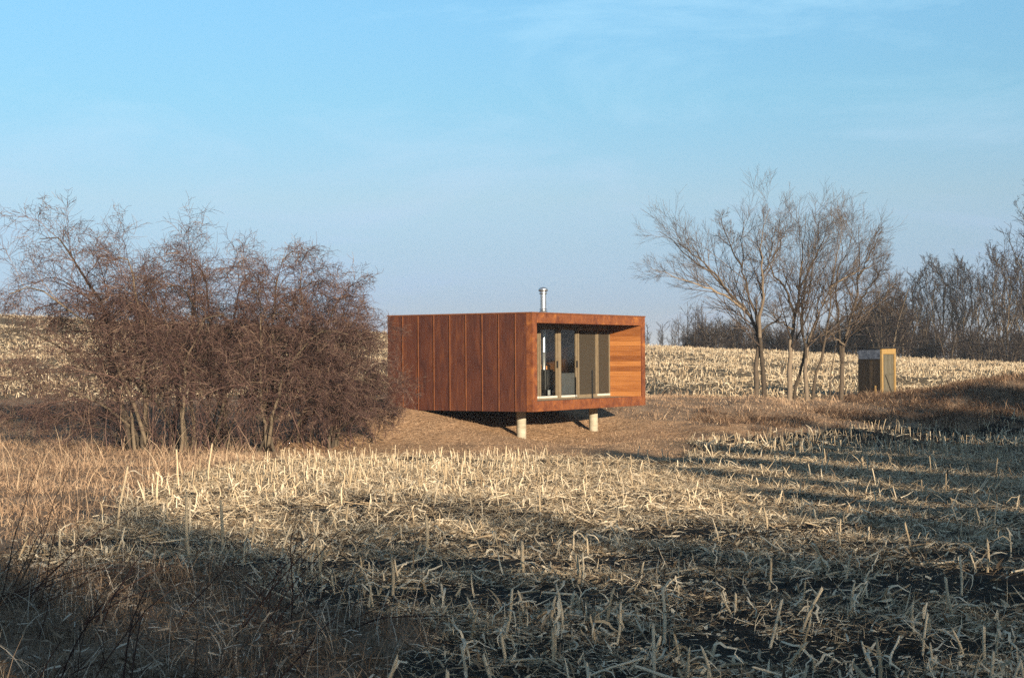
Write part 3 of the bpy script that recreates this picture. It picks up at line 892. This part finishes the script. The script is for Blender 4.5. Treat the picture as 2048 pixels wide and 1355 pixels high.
def bush(h, w, nm, twiggy=1.0):
    mains, rad = [], []
    for i in range(nm):
        a = rng.random() * 6.283; rr_ = w * math.sqrt(rng.random()) * 0.5
        top = np.array((math.cos(a) * rr_, math.sin(a) * rr_, h * rng.uniform(0.6, 1.0)))
        mains.append(resample([(0.25 * top[0], 0.25 * top[1], -0.3), top * (0.55, 0.55, 0.5), top], 8)); rad.append(np.linspace(0.06, 0.02, 8))
    P0, R0 = np.stack(mains), np.stack(rad)
    P1, R1 = grow(P0, R0, 9, 0.1, 0.95, 0.3, 0.5, 0.5, 1.2, 6, 0.02, 0.18, 0.6, 0.4, 0.015 * twiggy, 0.1)
    P2, R2 = grow(P1, R1, 8, 0.1, 0.98, 0.4, 0.7, 0.5, 1.2, 4, 0.0, 0.2, 0.7, 0.6, 0.012 * twiggy)
    return [(P0, R0)], [(P1, R1), (P2, R2)]


M['wood_bark'] = M['twig_dark']
protos = [build_tree('woodland_tree', (0, 0, 0), *upright_tree(h, nl, 0, r0, tw, sp), M['bark_red'], M['twig_dark'], 5, 3, 'x', 'tree', 'y')
          for h, nl, r0, tw, sp in ((11, 16, 0.16, 1.3, 0.5), (10, 18, 0.14, 1.4, 0.4), (12, 15, 0.18, 1.2, 0.55), (9, 18, 0.12, 1.5, 0.45))]
used = set()
def put(k, px, d, hgt, label, group, base=None):
    x = W(px, 700, d)[0]
    p0 = base[k] if base else protos[k]
    h0 = p0.get('h', 11.0)
    s = hgt / h0
    loc = (x, d, hz(x, d) - 0.1)
    key = (id(base), k)
    sc_ = (s * rng.uniform(0.9, 1.15), s * rng.uniform(0.9, 1.15), s)
    rz = rng.random() * 6.28
    if key not in used:
        used.add(key)
        p0.location = loc; p0.rotation_euler = (0, 0, rz); p0.scale = sc_; p0['label'] = label; p0['group'] = group
        return p0
    return copy_tree(p0, loc, rz, sc_, label, group)
for p, h in zip(protos, (11, 10, 12, 9)): p['h'] = float(h)
bushes = [build_tree('hedge_bush', (0, 0, 0), *bush(4.5, 5.0, 14, 1.6), M['bark_red'], M['twig_dark'], 4, 3, 'x', 'bush', 'y') for _ in range(3)]
for p in bushes: p['h'] = 4.5

WL = 'bare dark tree in the woodland row behind the far right field'
WG = 'woodland trees behind the far right field'
px = 1752.0
i = 0
while px < 2110:
    d = rng.uniform(150, 185)
    top = np.interp(px, [1750, 1790, 1830, 1860, 1900, 1960, 2000, 2048, 2110], [575, 560, 560, 545, 535, 540, 525, 520, 500]) + rng.uniform(-8, 35)
    x = W(px, 700, d)[0]
    hgt = (712 - top) / F_PX * d + 2.1 - hz(x, d)
    put(i % 4, px, d, hgt, WL, WG)
    px += rng.uniform(10, 19); i += 1
put(2, 2058, 150, 15.0, 'tallest bare tree cut by the right edge of the picture', WG)
HG = 'low bushes along the edge of the far field'
px = 1375.0
while px < 2100:
    d = rng.uniform(143, 160)
    hpx = np.interp(px, [1375, 1400, 1480, 1560, 1640, 1740, 1780, 1830, 1900, 2100], [35, 55, 62, 48, 45, 110, 130, 75, 62, 70]) * rng.uniform(0.8, 1.1)
    put(i % 3, px, d, max(1.2, (hpx + 8) / F_PX * d), 'dense dark bush in the hedge at the far edge of the right field', HG, bushes)
    px += rng.uniform(14, 24); i += 1

# a far wood beyond the crest, one mass
parts = []
for k in range(90):
    pxx = rng.uniform(1270, 1780); d = rng.uniform(380, 460)
    x = W(pxx, 700, d)[0]
    hgt = rng.uniform(7, 12) * (1.25 if 1340 < pxx < 1420 else 0.9)
    P0 = resample([(x, d, -3.5), (x, d, hgt)], 5)[None]
    R0 = np.linspace(0.25, 0.05, 5)[None]
    P1, R1 = grow(P0, R0, 14, 0.2, 0.97, 0.2, 0.4, 0.4, 1.0, 5, 0.1, 0.1, 0.6, 0.3, 0.05)
    P2, R2 = grow(P1, R1, 5, 0.2, 0.97, 0.4, 0.7, 0.4, 1.0, 3, 0.05, 0.1, 0.7, 0.5, 0.04)
    parts += [tubes(P0, R0, 3), tubes(P1, R1, 3), tubes(P2, R2, 3)]
V, q, a = join(parts)
tag(link('distant_wood', new_mesh('distant_wood', V, q, {'rnd': a}), M['twig_dark']), 'hazy bare wood on the horizon right of the cabin', 'wood', kind='stuff')


# ------------------------------------------------------------------ corn stubble, litter, grass
def blades(x, y, z, length, width, az, pitch, curl, S=3, rnd=None, twist=None):
    """ribbon leaves starting at x,y,z; pitch is the rise at the root, curl the change of pitch to the tip"""
    N = len(x)
    P = np.empty((N, S, 3)); P[:, 0] = np.stack([x, y, z], -1)
    D = []
    for s in range(S):
        p = pitch + curl * (s / max(S - 1, 1))
        D.append(np.stack([np.cos(az) * np.cos(p), np.sin(az) * np.cos(p), np.sin(p)], -1))
        if s:
            P[:, s] = P[:, s - 1] + D[s - 1] * (length / (S - 1))[:, None]
    side = np.stack([-np.sin(az), np.cos(az), np.zeros(N)], -1)
    tw = rng.uniform(-1.2, 1.2, N) if twist is None else twist
    V = np.empty((N, S, 2, 3))
    for s in range(S):
        upv = np.cross(D[s], side)
        sd = np.cos(tw)[:, None] * side + np.sin(tw)[:, None] * upv
        w = width * (1.0, 0.9, 0.35)[min(s, 2)] if S == 3 else width * np.interp(s / (S - 1), [0, 0.4, 1], [0.8, 1, 0.2])
        V[:, s, 0] = P[:, s] - sd * (w / 2)[:, None]
        V[:, s, 1] = P[:, s] + sd * (w / 2)[:, None]
    base = (np.arange(N) * S * 2)[:, None]
    s = (np.arange(S - 1) * 2)[None]
    q = np.stack([base + s, base + s + 1, base + s + 3, base + s + 2], -1).reshape(-1, 4)
    if rnd is None: rnd = rng.random(N)
    return V.reshape(-1, 3), q, np.repeat(rnd, S * 2)


def view_points(n, d0, d1, margin=1.06, power=1.0):
    """random ground points inside the picture's wedge, denser nearby for power < 1"""
    u = rng.random(n)
    d = (d0 ** (1 + power) + u * (d1 ** (1 + power) - d0 ** (1 + power))) ** (1 / (1 + power))
    x = rng.uniform(-1, 1, n) * d * 0.3175 * margin
    return x, d


ROW_A = math.radians(8.0)       # the corn rows run nearly across the view
ca_, sa_ = math.cos(ROW_A), math.sin(ROW_A)
def row_points(d0, d1, gap, step, jit=0.05):
    u = np.arange(-50, 60, step); v = np.arange(d0 - 12, d1 + 14, gap)
    Ug, Vg = np.meshgrid(u, v)
    Ug = Ug + rng.normal(size=Ug.shape) * step * 0.45; Vg = Vg + rng.normal(size=Vg.shape) * jit
    x = (Ug * ca_ + Vg * sa_).ravel(); y = (-Ug * sa_ + Vg * ca_).ravel()
    k = (y > d0) & (y < d1) & (np.abs(x) < y * 0.3175 * 1.08 + 0.4)
    return x[k], y[k]


# 1) standing stubs
sx, sy = row_points(8.2, 58, 0.76, 0.17, 0.07)
stub, bf, soil, shade_strip = zones(sx, sy)
keep = stub & (rng.random(len(sx)) < 0.10 + 0.30 * sstep(-sy, -17, -14) + 0.55 * sstep(sy, 24, 30) * sstep(-sx, -1.5, 0.5) + 0.75 * sstep(sy, 42, 44.5) + (0.10 + 0.12 * (sy < 17)) * vnoise(sx, sy, 1.7, 21))
sx, sy = sx[keep], sy[keep]
sd_ = np.hypot(sx, sy)
order = np.argsort(sd_)
near, far = order[:300], order[300:]

# proto corn stalks
def stalk_mesh(h, r, lean):
    S = 7
    zz = np.linspace(-0.06, h, S)
    P = np.stack([lean * zz ** 2 / max(h, .1), 0.01 * np.sin(zz * 9), zz], -1)[None]
    R = (r * np.array([1.15, 1.05, 0.92, 1.10, 0.92, 0.95, 0.8]))[None]
    V, q, a = tubes(P, R, 7, np.array([rng.uniform(0.25, 0.9)]))
    V[-7:, 2] += np.linspace(-1, 1, 7) * r * rng.uniform(0.5, 2.0)     # slanting cut
    V = np.vstack([V, V[-7:].mean(0)[None]]); a = np.append(a, a[-1])
    n0 = len(V) - 1
    tri = np.array([(n0 - 7 + j, n0 - 7 + (j + 1) % 7, n0, n0) for j in range(7)])
    me = bpy.data.meshes.new('stalk')
    me.from_pydata(V.tolist(), [], [list(map(int, f)) for f in q] + [[int(t[0]), int(t[1]), int(t[2])] for t in tri])
    at = me.attributes.new('rnd', 'FLOAT', 'POINT'); at.data.foreach_set('value', a.astype(np.float32))
    me.polygons.foreach_set('use_smooth', np.ones(len(me.polygons), bool))
    me.materials.append(M['straw'])
    return me


def leaf_mesh(L, w, pitch, curl, S=7):
    z = np.zeros(1)
    V, q, a = blades(z, z, z, np.array([L]), np.array([w]), z, np.array([pitch]), np.array([curl]), S, np.array([rng.uniform(0.35, 1.0)]), np.array([rng.uniform(-0.5, 0.5)]))
    V = V + np.repeat(rng.normal(size=(S, 3)) * 0.012, 2, axis=0)
    me = new_mesh('leaf', V, q, {'rnd': a})
    me.materials.append(M['straw'])
    return me


stalks = [stalk_mesh(h, r, ln) for h, r, ln in ((0.20, 0.014, 0.04), (0.30, 0.013, -0.06), (0.36, 0.015, 0.10), (0.26, 0.012, 0.14), (0.40, 0.013, -0.10), (0.15, 0.015, 0.0), (0.32, 0.014, 0.05), (0.5, 0.012, 0.03))]
stalk_h = (0.20, 0.30, 0.36, 0.26, 0.40, 0.15, 0.32, 0.5)
leaves = [leaf_mesh(L, w, p, c) for L, w, p, c in ((0.34, 0.020, 0.5, -2.4), (0.30, 0.016, 0.2, -1.9), (0.38, 0.022, 0.8, -2.9), (0.26, 0.026, -0.4, -1.1), (0.36, 0.015, 0.6, -2.3), (0.22, 0.028, -0.1, -1.5), (0.28, 0.012, -0.7, -0.8))]
CL = 'short cut dry corn stalk with torn leaves standing in the near shaded field'
CG = 'cut corn stalks standing in the near field'
zs = height(sx, sy)
def corn(x, y, z, k, label, group, sc=1.0, nleaf=None, tilt=0.22, rz=None, zstretch=1.0):
    o = link('corn_stalk', stalks[k])
    o.location = (x, y, z - 0.01)
    o.rotation_euler = (rng.normal() * tilt, rng.normal() * tilt, rng.random() * 6.28 if rz is None else rz)
    o.scale = (sc, sc, sc * zstretch)
    tag(o, label, 'corn stalk', group)
    for j in range(rng.integers(3, 6) if nleaf is None else nleaf):
        lf = link('leaf', leaves[rng.integers(len(leaves))], None, o)
        lf.location = (0, 0, stalk_h[k] * rng.uniform(0.25, 0.97))
        lf.rotation_euler = (rng.normal() * 0.25, rng.normal() * 0.25, rng.random() * 6.28)
        s = rng.uniform(0.6, 1.15) / sc
        lf.scale = (s, s, s / zstretch)
    return o
for i in near:
    corn(sx[i], sy[i], zs[i], int(rng.integers(7)), CL, CG, rng.uniform(0.6, 1.05))
# the tall ones that stand out
for lab, bx_, by_, topy, k, nl, d in (
        ('tall corn stalk with a skirt of drooping leaves at the left field edge', 235, 1085, 955, 7, 9, 22.0),
        ('tall bare corn stalk left of the drooping one, before the shrubs', 357, 965, 898, 7, 1, None),
        ('tallest lone bare corn stalk before the middle of the thicket', 417, 965, 885, 7, 1, None),
        ('thick leaning corn stalk between the drooping one and tall lone stalks', 315, 1012, 942, 7, 2, None),
        ('thin tall straight corn stalk in the shaded gap at left', 379, 1115, 985, 7, 0, None),
        ('thin corn stalk right of the straight one in the shaded gap', 445, 1095, 1000, 7, 1, None),
        ('lone tall corn stalk against bare soil left of the cabin post', 880, 945, 893, 7, 2, None),
        ('lone short corn stalk below the cabin left of its front post', 930, 935, 900, 7, 1, None),
        ('thin corn stalk close beneath the front concrete post', 1011, 925, 890, 7, 2, None),
        ('corn stalk with husk just right of the front concrete post', 1036, 922, 893, 7, 2, None),
        ('leaning pale corn stalk on the sunlit straw right of centre', 1298, 1010, 985, 7, 1, None),
        ('upright stalk bent over at its top in the shaded middle', 852, 1110, 1030, 7, 4, None),
        ('bundle-leaved corn stalk in the shade at centre', 1048, 1150, 1085, 7, 6, None),
        ('straight bare corn stalk alone in the shade right of centre', 1157, 1172, 1110, 7, 1, None)):
    if d is None:
        for d in np.arange(8, 60, 0.2):
            p = W(bx_, by_, d)
            if p[2] <= hz(p[0], p[1]): break
    p = W(bx_, by_, d)
    hgt = (by_ - topy) / F_PX * d
    corn(p[0], p[1], hz(p[0], p[1]), k, lab, 'corn stalks that stand out', 1.6, nl, 0.05, None, hgt / (stalk_h[k] * 1.6))
# long fallen stalks in front
FS = tubes(np.stack([np.linspace(0, 1, 6), 0.02 * np.sin(np.linspace(0, 5, 6)), np.zeros(6)], -1)[None], np.full((1, 6), 0.012) * np.array([1, .9, 1.1, .9, 1.05, .8]), 6, np.array([0.8]))
fall_me = [new_mesh('fallen', FS[0], FS[1], {'rnd': FS[2] * 0 + v}, True) for v in (0.45, 0.7, 0.95)]
for me in fall_me: me.materials.append(M['straw'])
fx, fy = view_points(170, 8.5, 26, 1.0, 0.3)
k = zones(fx, fy)[0]
fx, fy = fx[k], fy[k]
for i in range(len(fx)):
    o = link('fallen_stalk', fall_me[i % 3])
    o.location = (fx[i], fy[i], hz(fx[i], fy[i]) + 0.035)
    L = rng.uniform(0.15, 0.42)
    o.rotation_euler = (0, -abs(rng.normal() * 0.22), rng.random() * 6.28)
    o.scale = (L, 0.7 + 0.3 * rng.random(), 0.7 + 0.3 * rng.random())
    tag(o, 'broken dry corn stalk lying on the residue in the near field', 'fallen stalk', 'broken corn stalks lying in the near field')

parts = []
def stub_mass(x, y, hmin, hmax, rad, leafn, ll, lw):
    z = height(x, y)
    N = len(x)
    h = rng.uniform(hmin, hmax, N)
    dx, dy = rng.normal(size=N) * 0.2 * h, rng.normal(size=N) * 0.2 * h
    P = np.stack([np.stack([x, y, z - 0.05], -1), np.stack([x + dx * .5, y + dy * .5, z + h * .5], -1), np.stack([x + dx, y + dy, z + h], -1)], 1)
    R = rad * rng.uniform(0.8, 1.2, (N, 1)) * np.array([[1.1, 1.0, 0.9]])
    out = [tubes(P, R, 4, np.clip(rng.normal(0.62, 0.22, N), 0.05, 1))]
    for _ in range(leafn):
        t = rng.uniform(0.3, 0.95, N)
        out.append(blades(x + dx * t, y + dy * t, z + h * t, rng.uniform(0.5, 1.1, N) * ll, rng.uniform(0.6, 1.2, N) * lw,
                          rng.random(N) * 6.283, rng.uniform(-0.2, 1.0, N), rng.uniform(-2.6, -1.0, N), 4, np.clip(rng.normal(0.6, 0.25, N), 0, 1)))
    return out
parts += stub_mass(sx[far], sy[far], 0.08, 0.36, 0.0115, 1, 0.24, 0.018)
V, q, a = join(parts)
tag(link('corn_stubble', new_mesh('corn_stubble', V, q, {'rnd': a}), M['straw']), 'rows of cut corn stubble across the near field', 'stubble', 'corn residue', 'stuff')

# 2) litter of leaves and broken stalks
parts = []
def litter(n, d0, d1, pw, ll, lw, S, pred, pmax=0.5, cm_=0.5, cs=0.27, lift=0.03):
    x, y = view_points(n, d0, d1, 1.06, pw)
    k = pred(x, y)
    x, y = x[k], y[k]
    N = len(x)
    z = height(x, y) + np.abs(rng.normal(size=N)) * lift + 0.004
    az = np.where(rng.random(N) < 0.45, rng.normal(-ROW_A, 0.5, N) + math.pi * (rng.random(N) < .5), rng.random(N) * 6.283)
    pit = rng.normal(size=N) * 0.28 + (rng.random(N) < 0.22) * rng.uniform(0.2, 1.2, N) * pmax * 2
    return blades(x, y, z, ll * rng.uniform(0.35, 1.25, N), lw * rng.uniform(0.4, 1.3, N), az, pit, rng.uniform(-1.3, 0.5, N), S, np.clip(np.where(rng.random(N) < 0.35, rng.normal(0.15, 0.12, N), rng.normal(cm_ + 0.18, cs, N)), 0, 1))
def dens(x, y):
    st_ = zones(x, y)[0]
    # residue lies thick in some swaths and thin in others
    lit = 0.28 + 0.40 * vnoise(x + 3 * sa_, y * 2.2, 2.2, 31) + 0.30 * vnoise(x, y * 1.6, 0.6, 32)
    thick = np.exp(-(((y - 31) / 8.0) ** 2))      # matted swath across the middle of the field
    return st_ & (rng.random(len(x)) < np.clip(lit + 0.50 * thick, 0.06, 1))
parts.append(litter(230000, 8.2, 23, 0.5, 0.11, 0.010, 2, dens, 0.5, 0.5, 0.28, 0.015))
parts.append(litter(32000, 8.2, 23, 0.5, 0.20, 0.015, 4, dens, 0.5, 0.55, 0.28, 0.025))
parts.append(litter(24000, 8.2, 23, 0.5, 0.11, 0.028, 4, dens, 0.6, 0.72, 0.2, 0.02))
parts.append(litter(320000, 21, 46, 0.9, 0.17, 0.012, 2, dens, 0.45, 0.55, 0.28, 0.02))
parts.append(litter(36000, 21, 46, 0.9, 0.26, 0.015, 3, dens, 0.5, 0.6, 0.28, 0.03))
parts.append(litter(30000, 44, 60, 1.0, 0.35, 0.035, 3, dens, 0.5, 0.58))
V, q, a = join(parts)
tag(link('corn_litter', new_mesh('corn_litter', V, q, {'rnd': a}), M['straw']), 'matted pale corn leaves and broken straw over the near field', 'litter', 'corn residue', 'stuff')

# 3) back field
sx, sy = row_points(73, 150, 0.80, 0.24, 0.10)
k = zones(sx, sy)[1] & (rng.random(len(sx)) < 0.45 + 0.35 * vnoise(sx, sy, 5, 41) + 0.25 * vnoise(sx, sy, 1.6, 43))
parts = stub_mass(sx[k], sy[k], 0.10, 0.28, 0.020, 1, 0.30, 0.045)
parts.append(litter(170000, 73, 150, 1.0, 0.34, 0.05, 2, lambda x, y: zones(x, y)[1] & (rng.random(len(x)) < 0.5 + 0.4 * vnoise(x, y * 2, 6, 42) + 0.3 * vnoise(x, y, 1.5, 44)), 0.5, 0.6))
V, q, a = join(parts)
tag(link('far_corn_stubble', new_mesh('far_corn_stubble', V, q, {'rnd': a}), M['straw']), 'pale corn stubble covering the hill behind the cabin', 'stubble', 'corn residue', 'stuff')

# 4) dry grass
def grass(n, d0, d1, pw, hmin, hmax, w, pred, cm_=0.5, S=3, lean=0.7):
    x, y = view_points(n, d0, d1, 1.08, pw)
    k = pred(x, y)
    x, y = x[k], y[k]
    N = len(x)
    cl = 0.75 + 0.4 * vnoise(x, y, 0.7, 51) + 0.25 * vnoise(x, y, 2.5, 52)
    h = rng.uniform(hmin, hmax, N) * np.clip(cl, 0.25, 1.6)
    return blades(x, y, height(x, y) - 0.02, h, w * rng.uniform(0.6, 1.3, N), rng.random(N) * 6.283,
                  rng.uniform(lean, 1.5, N), rng.uniform(-1.6, -0.1, N), S, np.clip(rng.normal(cm_, 0.22, N) + 0.15 * vnoise(x, y, 1.4, 53), 0, 1))
def p_left(x, y):
    st_, bf_, so_, sh_ = zones(x, y)
    return ~st_ & ~bf_ & ~so_ & ~sh_ & (x < -0.5) & (y > 16)
def p_right(x, y):
    st_, bf_, so_, sh_ = zones(x, y)
    return ~st_ & ~bf_ & ~so_ & (x > 2)
def p_mound(x, y):
    st_, bf_, so_, sh_ = zones(x, y)
    m_ = (x + 0.8 * vnoise(x, y, 2.0, 58) > 14.0) & (y > 54) & (y < 72)
    m2 = (((x - 8.2) / 2.6) ** 2 + ((y - 55.0) / 2.6) ** 2 + 0.9 * vnoise(x, y, 1.0, 57) < 0.8) | (((x - 12.4) / 1.9) ** 2 + ((y - 59.0) / 2.4) ** 2 + 0.9 * vnoise(x, y, 1.0, 59) < 0.8)
    return ~st_ & ~bf_ & (m_ | m2)
def p_soil(x, y):
    st_, bf_, so_, sh_ = zones(x, y)
    return so_ & (rng.random(len(x)) < 0.5 + 0.4 * vnoise(x, y, 1.5, 55))
def p_shade_strip(x, y):
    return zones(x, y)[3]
parts = [grass(130000, 16, 62, 0.7, 0.10, 0.34, 0.010, p_left, 0.52, 3, 0.25),
         grass(2200, 20, 56, 0.7, 0.5, 1.1, 0.009, p_left, 0.85, 5, 1.1),
         grass(120000, 44, 80, 1.0, 0.07, 0.22, 0.016, p_right, 0.55, 3, 0.25),
         grass(3500, 44, 78, 1.0, 0.3, 0.6, 0.014, p_right, 0.7, 4, 0.9),
         grass(110000, 50, 74, 1.0, 0.2, 0.5, 0.018, p_mound, 0.03, 3, 0.4),
         grass(120000, 39, 62, 1.0, 0.05, 0.14, 0.014, p_soil, 0.62, 2, 0.25),
         grass(14000, 58, 76, 1.0, 0.12, 0.3, 0.018, p_shade_strip, 0.1)]  # last entry: dark blades over the painted shade strip
V, q, a = join(parts)
tag(link('dry_grass', new_mesh('dry_grass', V, q, {'rnd': a}), M['grass']), 'brown dry grass on the left verge and the banks', 'grass', kind='stuff')
parts = [grass(70000, 7.5, 19, 0.5, 0.05, 0.22, 0.009, lambda x, y: ~zones(x, y)[0] & (x < 0.5), 0.5, 3, 0.2),
         litter(30000, 7.8, 19, 0.5, 0.14, 0.014, 3, lambda x, y: ~zones(x, y)[0] & (x < 0.5) & (rng.random(len(x)) < 0.45 + 0.5 * vnoise(x, y, 0.8, 61)), 0.6, 0.6, 0.25, 0.08),
         grass(2200, 8, 18, 0.5, 0.3, 0.7, 0.007, lambda x, y: ~zones(x, y)[0] & (x < 0.5), 0.85, 5, 1.0)]
V, q, a = join(parts)
tag(link('dead_weeds', new_mesh('dead_weeds', V, q, {'rnd': a}), M['grass_dark']), 'tangled dead weeds in the shaded lower left corner', 'weeds', kind='stuff')


# ------------------------------------------------------------------ dark brambles in the near left corner
def bramble(label, px, d, n, L, lean, spread):
    x, y = W(px, 900, d)[:2]
    z = hz(x, y)
    az = rng.normal(lean, spread, n)
    ps = rng.uniform(0.5, 1.25, n)
    P = np.empty((n, 10, 3))
    P[:, 0] = np.array((x, y, z - 0.05)) + rng.normal(size=(n, 3)) * (0.25, 0.2, 0)
    ln = L * rng.uniform(0.55, 1.1, n)
    D = np.stack([np.cos(az) * np.cos(ps), 0.5 * np.sin(az) * np.cos(ps), np.sin(ps)], -1)
    for s in range(1, 10):
        D = norm(D + rng.normal(size=(n, 3)) * 0.07 + np.array((0, 0, -0.05)))
        P[:, s] = P[:, s - 1] + D * (ln / 9)[:, None]
    R = np.linspace(0.0065, 0.0025, 10)[None] * rng.uniform(0.7, 1.3, (n, 1))
    P1, R1 = grow(P, R, 4, 0.25, 0.95, 0.2, 0.5, 0.4, 1.0, 6, 0.0, 0.12, 0.6, 0.5, 0.0016)
    return build_tree('bramble', (x, y, z), [(P, R)], [(P1, R1)], M['bramble'], M['bramble'], 5, 3, label, 'bramble', 'dark brambles in the near left corner')
bramble('dark bramble at the left picture edge with one long arching cane', 30, 14.0, 12, 1.5, 0.2, 0.5)
bramble('dark low bramble between the left edge and the drooping corn stalk', 190, 13.0, 8, 0.9, 0.4, 0.9)
bramble('dark bramble with upright canes below the straight thin corn stalk', 480, 12.6, 9, 1.1, 0.6, 0.8)
bramble('dark many-caned bramble reaching right at the foreground middle left', 600, 12.8, 10, 1.25, 0.5, 0.9)
bramble('dark sprawling bramble at the bottom left corner', 110, 9.6, 9, 0.9, 0.6, 0.9)
bramble('dark bramble at the bottom edge left of centre', 420, 9.8, 8, 0.8, 0.6, 0.9)

# ------------------------------------------------------------------ spruce windbreak behind the camera: it shades the near field
def spruce(h, w):
    n = 2600
    t = rng.random(n) ** 0.75
    z = h * (0.04 + 0.95 * t)
    rr_ = w * (1 - t) ** 0.85 * rng.uniform(0.1, 1.0, n) + 0.05
    a = rng.random(n) * 6.283
    return blades(np.cos(a) * rr_ * 0.35, np.sin(a) * rr_ * 0.35, z, rr_ * 0.9 + 0.25, np.full(n, 0.42), a, rng.uniform(-0.5, 0.2, n), rng.uniform(-0.4, 0.2, n), 4)
sp = empty('spruce_tree')
V, q, a = spruce(10.0, 2.6)
link('crown', new_mesh('spruce_crown', V, q, {'rnd': a}), M['needle'], sp)
V, q, a = tubes(np.array([[(0, 0, -0.3), (0, 0, 5), (0, 0, 9.8)]], float), np.array([[0.22, 0.12, 0.02]]), 8)
link('trunk', new_mesh('spruce_trunk', V, q, {'rnd': a}, True), M['bark_red'], sp)
SL, SG = 'dark spruce in the windbreak behind the viewpoint', 'spruce windbreak behind the viewpoint'
tag(sp, SL, 'tree', SG)
xs = 3.0
first = True
while xs < 95:
    y = -25 + rng.uniform(-2.5, 2.5)
    if xs > 14 and xs < 24: xs = 24.0
    hgt = np.interp(xs, [3, 14, 24, 27, 29.5, 31, 36, 43, 49, 58, 70, 95], [8.0, 8.0, 8.4, 10.2, 11.6, 12.6, 14.6, 15.8, 17.0, 19.8, 21.0, 21.0]) + rng.uniform(-0.5, 0.7)
    sc_ = (hgt / 10 * 0.9, hgt / 10 * 0.9, hgt / 10)
    if first:
        sp.location = (xs, y, 0.3); sp.scale = sc_; first = False
    else:
        copy_tree(sp, (xs, y, 0.3), rng.random() * 6.28, sc_, SL, SG)
    xs += rng.uniform(0.6, 0.95) * hgt / 10 * (2.2 if xs < 14 else 1.0)
# bare roadside trees behind the camera: their crowns break up the sun on the near field
xs = 2.0
while xs < 36:
    y = -25 + rng.uniform(-3, 3)
    hgt = np.interp(xs, [2, 13, 25, 30, 36], [9.5, 9.5, 9.3, 9.6, 10.8]) + rng.uniform(-0.6, 0.6)
    k = int(rng.integers(4))
    sc_ = hgt / protos[k]['h']
    copy_tree(protos[k], (xs, y, 0.2), rng.random() * 6.28, (sc_, sc_, sc_), 'bare roadside tree behind the viewpoint', 'bare roadside trees behind the viewpoint')
    xs += rng.uniform(0.8, 1.5)

xs = 13.0
while xs < 26:
    k = int(rng.integers(4))
    hgt = rng.uniform(6.8, 7.9)
    sc_ = hgt / protos[k]['h']
    copy_tree(protos[k], (xs, -21 + rng.uniform(-1.5, 1.5), 0.2), rng.random() * 6.28, (sc_, sc_, sc_), 'bare roadside tree behind the viewpoint', 'bare roadside trees behind the viewpoint')
    xs += rng.uniform(0.45, 0.75)
# ------------------------------------------------------------------ haze
hb_me = box_mesh(-5100, 5100, -700, 7100, -6.0, 34.0)
mh = bpy.data.materials.new('haze')
mh.use_nodes = True
n = mh.node_tree.nodes
n.remove(n['Principled BSDF'])
pv = n.new('ShaderNodeVolumePrincipled')
pv.inputs['Color'].default_value = (0.80, 0.88, 1.0, 1)
pv.inputs['Density'].default_value = 0.00035
pv.inputs['Anisotropy'].default_value = 0.0
mh.node_tree.links.new(pv.outputs['Volume'], n['Material Output'].inputs['Volume'])
tag(link('haze', hb_me, mh), 'thin bluish winter haze over the fields', 'haze', kind='stuff')
